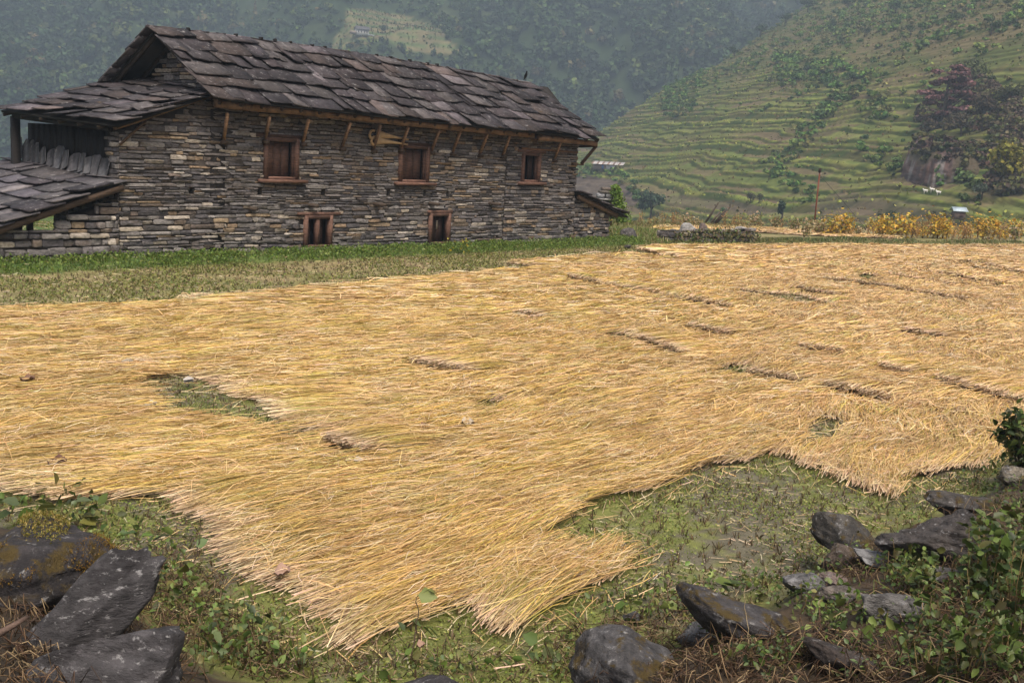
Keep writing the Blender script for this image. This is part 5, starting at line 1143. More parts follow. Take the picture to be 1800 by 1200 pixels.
# ================================================================ FAR EDGE OF THE FIELD
rng = np.random.default_rng(71)
G0, G1 = ground(1185, 430), ground(1323, 428); wl = np.linalg.norm((G1-G0)[:2]); WA = unit(np.array([*(G1-G0)[:2], 0])); WN = np.array([WA[1], -WA[0], 0]); WN = WN if WN@(CAM-G0) > 0 else -WN
ruin = thing('dry_stone_wall', 'ruined dry stone wall grown over with weeds at the far edge of the straw field', 'wall', tuple((G0+G1)/2))
G0 = np.array([G0[0], G0[1], 0]); top = lambda a: .60+.08*float(vnoise(np.array([a*1.3]), np.array([0.]), seed=3)[0])
def rpart(mb, name, m, smooth=False):
    o = mb.build(name, MT[m], smooth=smooth); o.parent = ruin; o.matrix_parent_inverse = Matrix.Translation(-Vector(ruin.location)); return o
mb = MB(); hexa(mb, np.array([G0, G0+WA*wl, G0+WA*wl-WN*.9, G0-WN*.9, G0+HZ*.5, G0+WA*wl+HZ*.5, G0+WA*wl-WN*.9+HZ*.5, G0-WN*.9+HZ*.5])+HZ*-.02, (.03, .025, .02))
stone_wall(mb, G0, WA, WN, 0, wl, lambda a: -.05, top, rng, hm=(.08, .2), lm=(.2, .6), dep=(.02, .12), gap=.02, wav=.06); stone_wall(mb, G0-WN*.9, WN, -WA, 0, .9, lambda a: -.05, lambda a: .55, rng, hm=(.1, .2), lm=(.2, .5), dep=(.02, .1)); stone_wall(mb, G0+WA*wl, -WN, WA, 0, .9, lambda a: -.05, lambda a: .58, rng, hm=(.1, .2), lm=(.2, .5), dep=(.02, .1)); rpart(mb, 'wall', 'stone')
TOPS = [(1210, 405, 34, 22, (.24, .23, .22)), (1236, 405, 26, 20, (.12, .09, .08)), (1252, 410, 16, 10, (.22, .21, .20)), (1268, 409, 26, 12, (.14, .11, .09)), (1290, 408, 30, 8, (.16, .13, .11)), (1305, 402, 22, 7, (.27, .25, .24)), (1318, 405, 16, 8, (.13, .10, .08)), (1224, 416, 20, 9, (.25, .24, .23)), (1196, 415, 20, 12, (.12, .11, .11)), (1278, 416, 18, 8, (.24, .22, .2))]
for i, (px, py, wpx, hpx, col) in enumerate(TOPS):
    d = ray(px, py); t = ((G0-WN*.3-CAM)@WN)/(d@WN); P = CAM+d*t; s = t/F; V, T = rock_mesh(np.random.default_rng(300+i), 10, detail=ICO3, rough=.08)
    mb = MB(); rt = unit(np.cross(d, HZ)); mb.add(P+(V[:, :1]*rt*wpx*s*.58+V[:, 1:2]*np.cross(HZ, rt)*wpx*s*.5+V[:, 2:]*HZ*hpx*s*.62), None, T, col); rpart(mb, 'cap_stone', 'stone')
mb = MB(); n = 1500; a = rng.uniform(-.2, wl+.3, n); zz = rng.uniform(0, .62, n); k = fbm(a*1.4, zz*3, seed=7, oct=3)+.75*(.30-zz) > .0; a, zz = a[k], zz[k]; n = len(a)
leaves(mb, G0+WA*a[:, None]+WN*(.06+.1*rng.random(n))[:, None]+HZ*zz[:, None], rng.uniform(.05, .11, n), pal(rng, [[.09, .13, .03], [.14, .14, .04], [.13, .09, .045], [.075, .10, .025], [.20, .16, .07]], n), rng, up=.2); rpart(mb, 'ivy', 'leaf')
FZ = lambda px, py: ground(px, py+2)
for (px, py, wpx, hpx, col, lab, tl) in [(1106, 416, 42, 30, (.085, .075, .07), 'dark rounded boulder on grass right of the outhouse', 10), (1144, 413, 28, 15, (.08, .07, .065), 'low brown rock between the rounded boulder and the ruined wall', 0), (1162, 415, 12, 11, (.26, .25, .25), 'small pale stone left of the ruined wall', 0), (1181, 409, 26, 14, (.11, .10, .10), 'grey stone at left end of the ruined wall', 5), (1170, 420, 16, 9, (.24, .23, .22), 'pale flat stone at foot of the ruined wall', 0), (1103, 433, 14, 9, (.10, .09, .08), 'dark stone in the grass below the rounded boulder', 0)]:
    boulder(px, py, wpx, hpx, tl, col, 'rock', lab, 'stones by the ruined wall', zf=FZ, detail=ICO3, seed=int(px))
# carved stone pile with a climbing plant behind the outhouse
B = ground(1060, 408); B = B*1.0; s = np.linalg.norm(B-CAM)/F; rt = RV*[1, 1, 0]; rt = unit(rt); bk = np.array([-rt[1], rt[0], 0])
pil = thing('stone_pillar', 'small pillar of stacked stones with a flat slab behind the outhouse roof', 'pillar', tuple(B))
def ppart(mb, name, m):
    o = mb.build(name, MT[m]); o.parent = pil; o.matrix_parent_inverse = Matrix.Translation(-Vector(pil.location)); return o
hpx_ = lambda y: (408-y)*s
def pbox(cx_, y0, y1, wpx, dep, col, name, m='stone', j=.012):
    mb = MB(); obox(mb, B+rt*(cx_-1060)*s+HZ*(hpx_(y0)+hpx_(y1))/2, [rt, bk, HZ], (wpx*s/2, dep, (hpx_(y1)-hpx_(y0))/2), col, j, rng); ppart(mb, name, m)
pbox(1062, 408, 352, 22, .4, (.07, .06, .05), 'column'); pbox(1063, 352, 349.5, 30, .5, (.30, .29, .28), 'slab'); pbox(1051, 349, 341, 12, .35, (.30, .30, .31), 'block'); pbox(1066, 349, 340.5, 13, .35, (.22, .22, .22), 'block'); pbox(1058, 340, 336, 20, .35, (.12, .105, .09), 'block'); pbox(1060, 335.6, 331, 16, .32, (.16, .13, .11), 'block')
cv = thing('climbing_plant', 'bright green climbing plant rising beside the stone pillar', 'plant', tuple(ground(1084, 408))); mb = MB(); n = 1500; t = rng.random(n); cx_ = 1074+18*t**1.2+rng.normal(0, 1, n)*(3+5*t); yy = 326+62*t
P = B-bk*.5+rt*((cx_-1060)*s)[:, None]+HZ*((408-yy)*s)[:, None]+bk*rng.normal(0, .18, n)[:, None]; leaves(mb, P, rng.uniform(.06, .13, n), pal(rng, [[.12, .20, .025], [.09, .16, .02], [.16, .23, .03]], n), rng, up=.5); tube(mb, [ground(1084, 408), B-bk*.5+rt*24*s+HZ*40*s, B-bk*.5+rt*16*s+HZ*80*s], [.03, .02, .01], 5, (.10, .08, .05))
o = mb.build('leaves', MT['leaf']); o.parent = cv; o.matrix_parent_inverse = Matrix.Translation(-Vector(cv.location))
yw = thing('yellow_weed', 'weed with yellowing leaves at the corner of the outhouse wall', 'plant', tuple(ground(1070, 424))); mb = MB(); n = 130; B3 = ground(1068, 426); P = B3+np.stack([rng.normal(0, .22, n), rng.normal(0, .15, n), rng.uniform(.1, 1.2, n)], 1); leaves(mb, P, rng.uniform(.06, .14, n), pal(rng, [[.40, .28, .03], [.16, .20, .03], [.10, .15, .03]], n), rng, up=.6)
o = mb.build('leaves', MT['leaf']); o.parent = yw; o.matrix_parent_inverse = Matrix.Translation(-Vector(yw.location))
for (px, py, lab) in [(812, 440, 'low weed with yellow leaves at wall foot right of the tall low window'), (575, 432, 'small green weed growing at the low window with two openings'), (990, 425, 'tuft of weeds at the foot of the wall by the outhouse corner')]:
    B3 = ground(px, py+2, .1); n = 90; P = B3+np.stack([rng.normal(0, .28, n), rng.normal(0, .15, n), rng.uniform(.02, .34, n)], 1); mb = MB(); leaves(mb, P, rng.uniform(.04, .09, n), pal(rng, [[.40, .30, .03], [.12, .18, .03], [.10, .16, .03]] if px > 700 else [[.12, .18, .03]], n), rng, up=.6)
    root = thing('weed', lab, 'weed', tuple(B3), 'weeds along the house wall'); o = mb.build('leaves', MT['leaf']); o.parent = root; o.matrix_parent_inverse = Matrix.Translation(-Vector(root.location))
    mb = MB(); tube(mb, [B3+rng.normal(0, .04, 3)*[1, 1, 0], B3+HZ*.15+HU*.05, B3+HZ*.32], [.010, .008, .004], 5, (.1, .12, .04)); o = mb.build('stem', MT['leaf']); o.parent = root; o.matrix_parent_inverse = Matrix.Translation(-Vector(root.location))
# dried bean plants
def bean(kind, rg):
    mb = MB(); hh = 1.0
    nst = 3 if kind != 2 else 5
    cols = [[[.56, .36, .045], [.64, .42, .07], [.48, .27, .04], [.30, .27, .05]], [[.40, .23, .08], [.46, .29, .12], [.30, .17, .07]], [[.46, .36, .22], [.36, .25, .12], [.16, .17, .05]]][kind]
    path = []
    for k in range(nst):
        e = np.array([rg.normal(0, .16), rg.normal(0, .16), hh*rg.uniform(.75, 1.05)]); mid_ = e*.5+[rg.normal(0, .04), 0, 0]; path += [np.zeros(3), mid_, e, mid_]
        n = [34, 40, 34][kind]; t = rg.uniform(.25, 1.05, n)[:, None]; P = e*t+rg.normal(0, .11, (n, 3)); leaves(mb, P, rg.uniform(.08, .17, n) if kind != 1 else rg.uniform(.05, .11, n), pal(rg, cols, n, .22), rg, up=.2, narrow=1.0 if kind != 1 else .6)
    tube(mb, np.array(path+[np.zeros(3)])+rg.normal(0, .002, (len(path)+1, 3)), .011, 4, (.22, .13, .06))
    return mb
PROT = []
for kind in range(3):
    for v in range(3): PROT.append((kind, bean(kind, np.random.default_rng(400+kind*10+v))))
bl = {0: 'golden yellow drying bean plant standing in the row along the far field edge', 1: 'rusty brown dried bean stalk standing in the row along the far field edge', 2: 'pale straw coloured dried plant in the row along the far field edge'}
protos = {}
def place_bean(px, base, hpx, kind, lab=None):
    v = int(rng.integers(0, 3)); key = (kind, v); P = ground(px, base); s = np.linalg.norm(P-CAM)/F
    if key not in protos:
        o = [m for k, m in PROT if k == kind][v].build('bean_plant', MT['leaf'], origin=(0, 0, 0)); protos[key] = o
    else:
        o = protos[key].copy(); COL.objects.link(o)
    sc_ = hpx*s; o.location = (P[0], P[1], float(z_near(P[0], P[1]))-.02); o.scale = (sc_*rng.uniform(.9, 1.35), sc_*rng.uniform(.9, 1.35), sc_); o.rotation_euler = (0, 0, rng.uniform(0, 6.28))
    tag(o, lab or bl[kind], 'plant', 'dried bean plants along the far edge of the field')
for px, hpx, kind in [(1128, 26, 1), (1139, 20, 1), (1152, 16, 2), (1165, 26, 1), (1180, 22, 1), (1187, 28, 1), (1194, 22, 1), (1207, 20, 2), (1214, 22, 1), (1222, 18, 2), (1231, 14, 2), (1273, 24, 1), (1285, 18, 1), (1292, 22, 1), (1297, 26, 1), (1306, 20, 1), (1318, 18, 2), (1330, 24, 2), (1336, 16, 2), (1362, 22, 2), (1376, 24, 1), (1392, 20, 2), (1400, 18, 2), (1424, 24, 2)]:
    place_bean(px, 402+(px-1330)*.02 if px < 1330 else 402+(px-1330)*.08, hpx*1.05, kind)
place_bean(1413, 418, 28, 2, 'bushy green and cream plant on the bund left of the rusty post')
for px, hpx, kind, dy in [(1445, 26, 1, 0), (1462, 34, 0, 3), (1472, 36, 0, 2), (1482, 40, 0, 2), (1492, 32, 0, 3), (1525, 22, 2, -4), (1550, 36, 0, 2), (1558, 32, 0, 3), (1566, 28, 0, 3), (1576, 38, 0, 3), (1584, 34, 1, 3), (1592, 36, 0, 3), (1602, 32, 1, 3), (1612, 28, 1, 3), (1622, 30, 1, 3), (1631, 38, 1, 3), (1640, 34, 0, 3), (1648, 40, 0, 3), (1656, 36, 0, 3), (1664, 30, 0, 3), (1672, 24, 1, 4), (1692, 30, 1, 2), (1700, 28, 1, 2), (1718, 36, 0, 2), (1727, 34, 0, 2), (1738, 38, 0, 2), (1746, 34, 0, 2), (1757, 30, 1, 2), (1768, 24, 1, 2), (1778, 34, 0, 1), (1788, 28, 1, 1), (1508, 18, 2, 2), (1435, 20, 2, 0)]:
    place_bean(px, 412+(px-1440)*.022+dy, hpx, kind)
for px in np.arange(1442, 1796, 5.5):
    if rng.random() < .3: continue
    place_bean(px+rng.uniform(-3, 3), 413+(px-1440)*.022+rng.uniform(-3, 3), rng.uniform(14, 30), int(rng.choice([0, 1, 1, 2], p=[.4, .2, .2, .2])))
# leaning poles
for i, (x0, y0, x1, y1, lab) in enumerate([(1236, 391, 1263, 356, 'dark crooked pole leaning alone at left of the pole bundle'), (1246, 392, 1266, 372, 'shortest leaning pole in the bundle at the field edge'), (1250, 393, 1276, 368, 'thick pole in middle of the leaning bundle at the field edge'), (1254, 392, 1284, 363, 'longest pole at right of the leaning bundle')]):
    P = ground(x0, y0+6); d = ray(x1, y1); nrm = unit(np.array([P[0], P[1], 0])); t = ((P-CAM)@nrm)/(d@nrm); E_ = CAM+d*t; P[2] = float(z_near(P[0], P[1]))
    mb = MB(); tube(mb, [P, (P*.5+E_*.5)+rng.normal(0, .03, 3), E_], [.07, .06, .04], 6, np.array([.075, .058, .045])*rng.uniform(.6, 1.3)); tag(mb.build('wooden_pole', MT['wood'], smooth=True, origin=tuple(P)), lab, 'pole', 'poles leaning at the field edge')
# rusty post
P = ground(1431, 398); d = ray(1441, 301); nrm = unit(np.array([P[0], P[1], 0])); t = ((P-CAM)@nrm)/(d@nrm); E_ = CAM+d*t; P[2] = float(z_near(P[0], P[1]))-.1
post = thing('power_post', 'tall rusty red metal post at the far edge of the field', 'post', tuple(P)); mb = MB(); tube(mb, [P, P*.5+E_*.5, E_], [.05, .045, .04], 8, (.15, .05, .032)); o = mb.build('post', MT['plain'], smooth=True); o.parent = post; o.matrix_parent_inverse = Matrix.Translation(-Vector(post.location))
mb = MB(); obox(mb, E_+HZ*.05, [HU, HV, HZ], (.06, .06, .10), (.03, .02, .018), .01, rng); tube(mb, [E_+HZ*-.15+rt*-.12, E_+HZ*-.15+rt*.12], [.03, .03], 6, (.25, .22, .2)); o = mb.build('bracket', MT['plain']); o.parent = post; o.matrix_parent_inverse = Matrix.Translation(-Vector(post.location))
wire = MB(); e2 = P+np.array([2.6, -1.2, .1]); 
tube(wire, [E_+HZ*-.2, (E_+e2)/2+HZ*-.05, e2], [.012]*3, 3, (.04, .035, .03)); o = wire.build('stay_wire', MT['plain']); o.parent = post; o.matrix_parent_inverse = Matrix.Translation(-Vector(post.location))

# ================================================================ TREES, HUTS AND ANIMALS ON THE HILLSIDE
rng = np.random.default_rng(81)
def tree(px, py, wpx, hpx, col, lab, nl=420, name='tree', group=None, conif=False, lsz=.035, where=hillpt, mul=1., flat=False):
    P = where(px, py); s = np.linalg.norm(P-CAM)/F; r = wpx*s/2; h = hpx*s
    root = thing(name, lab, 'tree', tuple(P), group); mb = MB()
    tube(mb, [P-HZ*.4, P+HZ*h*.3+rng.normal(0, .03*h, 3), P+HZ*h*.75], [.045*h, .032*h, .012*h], 6, (.07, .055, .045))
    for k in range(5):
        a = rng.uniform(0, 2*pi); b0 = P+HZ*h*rng.uniform(.2, .5); tube(mb, [b0, b0+np.array([cos(a)*r*.4, sin(a)*r*.4, h*.15]), b0+np.array([cos(a)*r*.75, sin(a)*r*.75, h*.28])], [.018*h, .012*h, .006*h], 4, (.07, .055, .045))
    o = mb.build('trunk', MT['wood']); o.parent = root; o.matrix_parent_inverse = Matrix.Translation(-Vector(root.location))
    mb = MB()
    if flat:
        nk = max(9, nl//110)
        for k in range(nk):
            zz = rng.uniform(.12 if nk > 12 else .45, .88); wr = (1-.55*zz)*1.0; q = P+np.array([rng.uniform(-.8, .8)*r*wr, rng.uniform(-.5, .5)*r*wr, h*zz]); clump_tree(mb, q, r*.30, h*.13, np.asarray(col)*rng.uniform(.7, 1.25), nl//nk, rng, h*lsz*2)
    else:
        for k in range(4 if not conif else 1):
            q = P+(np.array([rng.uniform(-.35, .35)*r, rng.uniform(-.35, .35)*r, h*rng.uniform(.08, .38)]) if not conif else 0*P); clump_tree(mb, q, r*(.75 if not conif else 1), h*(.66 if not conif else 1), np.asarray(col), nl//(4 if not conif else 1), rng, h*lsz*2, conif)
    o = mb.build('crown', MT['foliage']); o.parent = root; o.matrix_parent_inverse = Matrix.Translation(-Vector(root.location))
    return root
tree(1143, 384, 52, 54, (.035, .058, .032), 'dark grey green broad tree behind the bean row right of the outhouse', 900)
tree(1373, 388, 18, 40, (.035, .065, .03), 'narrow upright dark tree left of the rusty post', 420, conif=False)
tree(1318, 358, 22, 22, (.075, .07, .035), 'small brown green shrub tree in middle of the ploughed terraces', 300)
tree(1334, 358, 16, 20, (.06, .065, .03), 'smaller brown green shrub tree beside another in the ploughed terraces', 260)
tree(1335, 386, 26, 18, (.05, .085, .03), 'round green bush just behind the bean row', 300, 'bush')
tree(1272, 380, 24, 20, (.045, .095, .025), 'fresh green bush behind the leaning poles', 300, 'bush')
tree(1725, 352, 38, 34, (.075, .095, .065), 'pale grey green umbrella shaped tree at foot of the cliff', 420)
tree(1768, 330, 74, 78, (.21, .19, .03), 'large yellow green tree growing in front of the cliff', 1500)
tree(1560, 395, 44, 26, (.035, .055, .022), 'dark low thicket behind the golden bean plants', 420, 'bush')
tree(1700, 150, 72, 42, (.075, .085, .028), 'olive green tree above the cliff top', 600); tree(1770, 190, 76, 48, (.07, .075, .03), 'broad dull green tree right of the purple tree', 700)
tree(1628, 200, 34, 34, (.045, .06, .028), 'dark tree at left shoulder of the cliff', 400)
tree(1658, 222, 112, 100, (.15, .075, .075), 'wide spreading purple leaved tree on top of the cliff', 4200, flat=True, lsz=.020)
tree(1730, 215, 60, 50, (.06, .045, .028), 'brownish tree hanging over the cliff face', 700); tree(1690, 240, 50, 44, (.055, .045, .028), 'dark brown shrub clinging to the middle of the cliff', 500, 'bush')
RT = [(1213, 122, 26, 28), (1270, 92, 34, 36), (1300, 80, 28, 30), (1335, 66, 40, 30), (1290, 98, 30, 22), (1380, 42, 30, 24), (1420, 18, 34, 26), (1490, 14, 40, 26), (1245, 108, 18, 18), (1575, 22, 34, 24), (1465, 48, 24, 22), (1350, 148, 24, 18), (1520, 62, 30, 22), (1600, 60, 34, 24), (1420, 128, 30, 20), (1500, 140, 36, 22), (1740, 60, 40, 28), (1680, 40, 40, 26)]
RL = ['lone dark tree on the left slope of the hill ridge', 'tall dark tree on the ridge left of two others', 'dark tree on the ridge between two taller trees', 'wide green tree standing out on the ridge line', 'low dark tree just under the ridge', 'green tree high on the ridge line', 'highest ridge tree near the top edge of the picture', 'dark tree near top edge on the hill', 'small round tree between the lone tree and the ridge group', 'dark bush right of the top edge trees', 'small tree below the ridge on upper slope', 'small dark shrub in the middle of the scrubby slope', 'dark shrub on upper slope below the top trees', 'broad dark bush on upper right slope', 'dark bush in the gully on the middle slope', 'wide dark bush right of the gully bush', 'green tree in the upper right corner', 'dark green tree left of the upper right corner']
for (px, py, wpx, hpx), lab in zip(RT, RL): tree(px, py+4, wpx, hpx, np.array([.032, .055, .022])*rng.uniform(.8, 1.3), lab, 300, group='trees scattered on the hill ridge and upper slope')
# cliff
P0c = hillpt(1690, 318); s = np.linalg.norm(P0c-CAM)/F; d = ray(1690, 318); fw = unit(np.array([d[0], d[1], 0])); rtc = np.array([fw[1], -fw[0], 0])
g = np.linspace(-1, 1, 90); gz_ = np.linspace(0, 1, 80); A2, B2 = np.meshgrid(g, gz_, indexing='ij')
wC, hC = 92*s*1.2, 112*s
X_ = A2*wC*(1-.18*B2); depth_ = -(1-A2**2)*3.0*(.6+.4*sin(1.))-1.4*fbm(A2*4, B2*5, seed=141, oct=5)-1.0*np.abs(fbm(A2*9, B2*2.2, seed=142, oct=3))+B2*2.0+B2**4*9+11*np.maximum(0, -A2)**2+3*np.maximum(0, A2-.3)
W = P0c+rtc*X_[..., None]+fw*(depth_+2.5)[..., None]+HZ*(B2*hC-3.5+(A2*-6*s*2))[..., None]
stk = sstep(.16, .3, fbm(A2*11, B2*1.3, seed=143, oct=3))*sstep(.15, .3, B2)*(1-sstep(.55, .8, B2)); vegm = sstep(-.05, .25, fbm(A2*3, B2*3, seed=144, oct=4)+.5*(B2-.55))
c = mixc(mixc(np.array([.05, .030, .028]), np.array([.085, .05, .042]), sstep(-.3, .3, fbm(A2*6, B2*6, seed=145, oct=3))), np.array([.24, .215, .20]), stk*.7); c = mixc(c, np.array([.06, .05, .024]), vegm*.75)
i_ = np.arange(A2.size).reshape(A2.shape); Q = np.stack([i_[:-1, :-1], i_[1:, :-1], i_[1:, 1:], i_[:-1, 1:]], -1).reshape(-1, 4)
mb = MB(); mb.add(W.reshape(-1, 3), Q, None, c.reshape(-1, 3)); bk_ = W.reshape(-1, 3)+fw*7; mb.add(bk_, Q[:, ::-1], None, c.reshape(-1, 3))
rim = np.concatenate([i_[:, 0], i_[-1, 1:], i_[::-1, -1][1:], i_[0, ::-1][1:-1]]); nn_ = A2.size; rq = [[rim[k], rim[(k+1) % len(rim)], rim[(k+1) % len(rim)]+nn_, rim[k]+nn_] for k in range(len(rim))]
mb.Q.append(np.array(rq)); root = thing('cliff', 'dark rock cliff with pale vertical streaks and hanging vegetation at right', 'cliff', tuple(P0c))
def cpart(mb, nm, mt, sm=False):
    o = mb.build(nm, MT[mt], smooth=sm); o.parent = root; o.matrix_parent_inverse = Matrix.Translation(-Vector(root.location)); return o
cpart(mb, 'rock_face', 'stone', True)
mb = MB()
for k in range(300):
    a, b = rng.uniform(-1, 1), rng.uniform(.12, 1.)**.22; ii, jj = int((a+1)/2*89), int(b*79)
    if vegm[ii, jj] < .45 and rng.random() < .7: continue
    clump_tree(mb, W[ii, jj]+fw*-.2-HZ*.3, rng.uniform(.5, 1.0), rng.uniform(.6, 1.3), [(.06, .055, .024), (.075, .045, .035), (.045, .06, .022), (.085, .08, .026)][rng.integers(0, 4)], 26, rng, .42)
for k in range(46):
    q = hillpt(1612+k*2.6+rng.uniform(-4, 4), 262+k*1.62+rng.uniform(-7, 7)); clump_tree(mb, q-HZ*.3, rng.uniform(.7, 1.5), rng.uniform(.8, 1.8), (.085, .12, .035), 40, rng, .42)
SHR = [(1612, 215), (1622, 165), (1650, 122), (1700, 128), (1750, 150), (1805, 205), (1805, 345), (1745, 345), (1735, 300), (1700, 275), (1650, 255)]
n = 1500; qx = rng.uniform(1600, 1805, n); qy = rng.uniform(115, 345, n); kk_ = in_poly(qx, qy, SHR) & (((qx-1655)/58)**2+((qy-165)/42)**2 > 1) & ~((qy > 232) & (qx > 1632) & (qx < 1748))
for a, b in zip(qx[kk_][:420], qy[kk_][:420]):
    q = hillpt(a, b); col = [(.08, .062, .034), (.095, .06, .045), (.08, .095, .032), (.12, .12, .036), (.09, .075, .04), (.075, .06, .035)][rng.integers(0, 6)]
    clump_tree(mb, q-HZ*.3, rng.uniform(.9, 2.1), rng.uniform(1., 2.6), col, 54, rng, .42)
cpart(mb, 'hanging_shrubs', 'foliage')
def frame_at(px, py, where=hillpt):
    P = where(px, py); s = np.linalg.norm(P-CAM)/F; d = ray(px, py); fw = unit(np.array([d[0], d[1], 0])); return P, s, np.array([fw[1], -fw[0], 0]), fw
def sub(root, mb, nm, mt, parent=None):
    o = mb.build(nm, MT[mt]); o.parent = parent or root
    if parent is None: o.matrix_parent_inverse = Matrix.Translation(-Vector(root.location))
    return o
# hut on stilts
P, s, rt, fw = frame_at(1682, 396); U = unit(rt*.93+fw*.35); Vv = np.array([-U[1], U[0], 0]); k = s
root = thing('stilt_hut', 'small plank hut on stilts with a pale blue tin roof', 'hut', tuple(P))
mb = MB(); obox(mb, P+HZ*16*k, [U, Vv, HZ], (8.5*k, 8*k, 6*k), (.13, .09, .07), .02, rng); sub(root, mb, 'wall', 'wood')
for sx in (-1, 1):
    for sy in (-1, 1): mb = MB(); bar(mb, P+U*8*k*sx+Vv*7*k*sy-HZ*.3, P+U*8*k*sx+Vv*7*k*sy+HZ*11*k, 1.4*k, 1.4*k, (.07, .05, .04), up=U); sub(root, mb, 'leg', 'wood')
mb = MB()
for sy in (-1, 1):
    a, b, c_, e_ = P-U*11.5*k+HZ*29*k, P+U*11.5*k+HZ*29*k, P+U*12*k+Vv*11*k*sy+HZ*22.5*k, P-U*12*k+Vv*11*k*sy+HZ*22.5*k; nr = unit(np.cross(b-a, c_-b)); hexa(mb, np.array([a, b, c_, e_, a+HZ*.04, b+HZ*.04, c_+HZ*.04, e_+HZ*.04]), (.40, .47, .52))
sub(root, mb, 'roof', 'metal')
mb = MB(); obox(mb, P+U*2*k-Vv*8.3*k+HZ*17*k, [U, Vv, HZ], (3*k, .3*k, 3.5*k), (.09, .05, .045)); sub(root, mb, 'shutter', 'wood')
# tin roofed house
P, s, rt, fw = frame_at(1070, 298); k = s; U = unit(rt*.95-fw*.3); Vv = np.array([-U[1], U[0], 0])
root = thing('hillside_house', 'long low house with a rusty and white striped tin roof and blue door', 'house', tuple(P))
mb = MB(); obox(mb, P+U*-1*k+HZ*3.4*k, [U, Vv, HZ], (25*k, 8*k, 4.6*k), (.20, .15, .12)); sub(root, mb, 'wall', 'plain')
mb = MB(); obox(mb, P+U*10*k-Vv*8.4*k+HZ*3.6*k, [U, Vv, HZ], (12*k, .35*k, 4*k), (.42, .42, .43)); sub(root, mb, 'metal_panel', 'metal')
for (a, w_, col, nm) in ((-8.5, 1.7, (.05, .12, .30), 'door'), (7, 1.2, (.08, .16, .30), 'window'), (20, 2.6, (.03, .03, .03), 'door')):
    mb = MB(); obox(mb, P+U*a*k-Vv*8.9*k+HZ*3.6*k, [U, Vv, HZ], (w_*k, .25*k, (3.4 if nm == 'door' else 1.8)*k), col); sub(root, mb, nm, 'plain')
mb = MB()
for i in range(18):
    a0 = -29+i*58/18; a1 = a0+58/18-.15; col = (.46, .42, .40) if i % 3 else (.20, .11, .07)
    for sy, z0_, z1_ in ((-1, 8.2, 13.2), (1, 8.2, 13.2)):
        q = [P+U*a0*k+Vv*11.5*k*sy+HZ*z0_*k, P+U*a1*k+Vv*11.5*k*sy+HZ*z0_*k, P+U*a1*k+HZ*z1_*k, P+U*a0*k+HZ*z1_*k]; hexa(mb, np.array(q+[x+HZ*.05 for x in q]), np.array(col)*rng.uniform(.8, 1.15))
sub(root, mb, 'roof', 'metal')
tree(1034, 299, 24, 15, (.11, .19, .03), 'bright lime green shrub at left end of the tin roofed house', 400, 'bush')
# far farmhouse
P, s, rt, fw = frame_at(636, 62, mountpt); k = s; U = unit(rt*.95+fw*.25); Vv = np.array([-U[1], U[0], 0])
root = thing('far_farmhouse', 'tiny white walled farmhouse with grey roof in the mountain clearing', 'house', tuple(P))
mb = MB(); obox(mb, P+HZ*4*k, [U, Vv, HZ], (11*k, 5*k, 5*k), (.52, .50, .47)); sub(root, mb, 'wall', 'plain')
mb = MB()
for sy in (-1, 1):
    q = [P-U*12.5*k+Vv*7*k*sy+HZ*8.2*k, P+U*12.5*k+Vv*7*k*sy+HZ*8.2*k, P+U*12*k+HZ*14*k, P-U*12*k+HZ*14*k]; hexa(mb, np.array(q+[x+HZ*.1 for x in q]), (.10, .095, .10))
sub(root, mb, 'roof', 'plain')
for a in (-7, -2, 3, 7.5): mb = MB(); obox(mb, P+U*a*k-Vv*5.1*k+HZ*5*k, [U, Vv, HZ], (.9*k, .2*k, 1.5*k), (.08, .06, .06)); sub(root, mb, 'window', 'plain')
mb = MB(); obox(mb, P+U*15*k-Vv*3*k+HZ*1.*k, [U, Vv, HZ], (5*k, 3*k, .5*k), (.45, .5, .55)); obox(mb, P-U*15*k-Vv*1*k+HZ*3*k, [U, Vv, HZ], (5*k, 4*k, 2.4*k), (.25, .2, .17)); sub(root, mb, 'annex', 'plain')
tree(672, 60, 24, 16, (.028, .055, .03), 'dark round tree beside the far farmhouse', 420, where=mountpt)
tree(680, 84, 11, 17, (.032, .06, .03), 'dark upright tree below the far farmhouse', 260, where=mountpt)
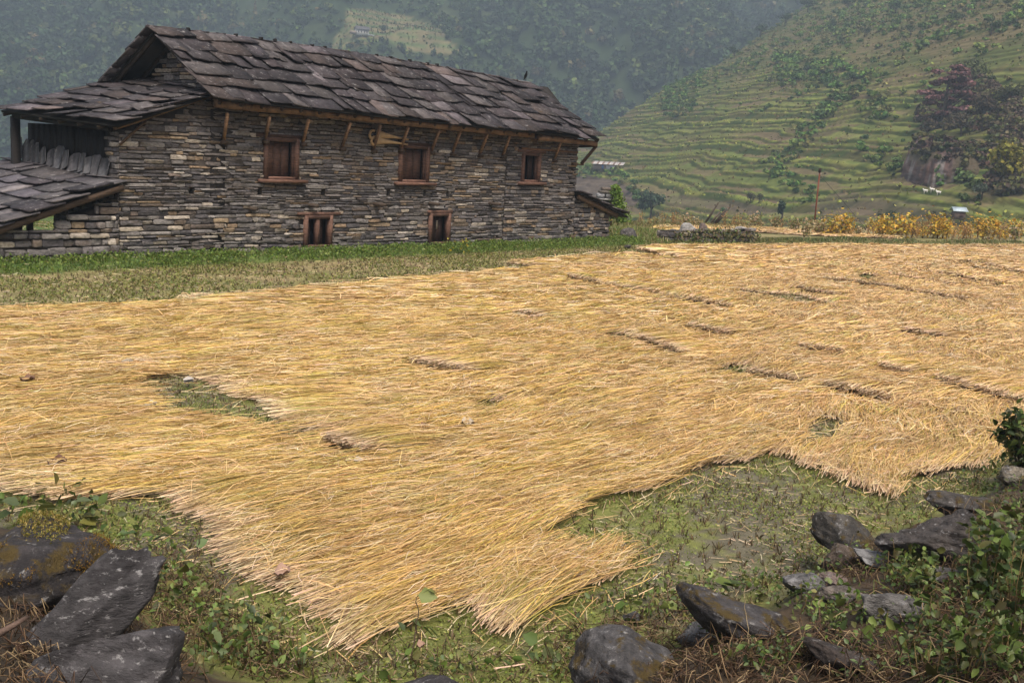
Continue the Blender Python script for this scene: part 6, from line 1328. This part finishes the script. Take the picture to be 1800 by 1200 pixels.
# white goats
for i, (px, py, lab, fl) in enumerate([(1626, 342, 'leftmost of three white goats on the hillside terrace', -1), (1638, 340, 'middle of three white goats on the hillside terrace', -1), (1649, 345, 'rightmost of three white goats on the hillside terrace', -1)]):
    P, s, rt, fw = frame_at(px, py); L = .60; mb = MB(); U = rt*fl
    tube(mb, [P-U*.48*L+HZ*.40, P-U*.40*L+HZ*.52, P-U*.1*L+HZ*.5, P+U*.22*L+HZ*.52, P+U*.36*L+HZ*.58, P+U*.46*L+HZ*.68, P+U*.50*L+HZ*.74, P+U*.60*L+HZ*.70, P+U*.68*L+HZ*.64], np.array([.03, .13, .16, .15, .11, .075, .07, .055, .035]), 8, (.62, .60, .56))
    for a, b in ((-.34, .07), (-.34, -.07), (.2, .07), (.2, -.07)): tube(mb, [P+U*a*L+fw*b+HZ*.45, P+U*(a+.02)*L+fw*b+HZ*.22, P+U*a*L+fw*b+HZ*-.02], [.05, .03, .025], 5, (.55, .52, .48))
    for b in (-1, 1): tube(mb, [P+U*.50*L+fw*.05*b+HZ*.78, P+U*.46*L+fw*.12*b+HZ*.74], [.025, .012], 4, (.6, .57, .53))
    tag(mb.build('goat', MT['plain'], smooth=True, origin=tuple(P)), lab, 'goat', 'white goats on the terrace')

# ================================================================ VALLEY HAZE
hm = bpy.data.materials.new('haze'); hm.use_nodes = True; N = hm.node_tree.nodes; N.remove(N['Principled BSDF'])
pv = N.new('ShaderNodeVolumePrincipled'); pv.inputs['Color'].default_value = (.66, .82, 1, 1); pv.inputs['Density'].default_value = .00084; pv.inputs['Anisotropy'].default_value = .2
hm.node_tree.links.new(pv.outputs[0], N['Material Output'].inputs['Volume'])
mb = MB(); hexa(mb, np.array([(-760, -80, -75), (760, -80, -75), (760, 1000, -75), (-760, 1000, -75), (-760, -80, 330), (760, -80, 330), (760, 1000, 330), (-760, 1000, 330)]), (1, 1, 1))
hz_ = mb.build('haze', hm); tag(hz_, 'thin blue haze filling the valley', 'haze', kind='stuff')
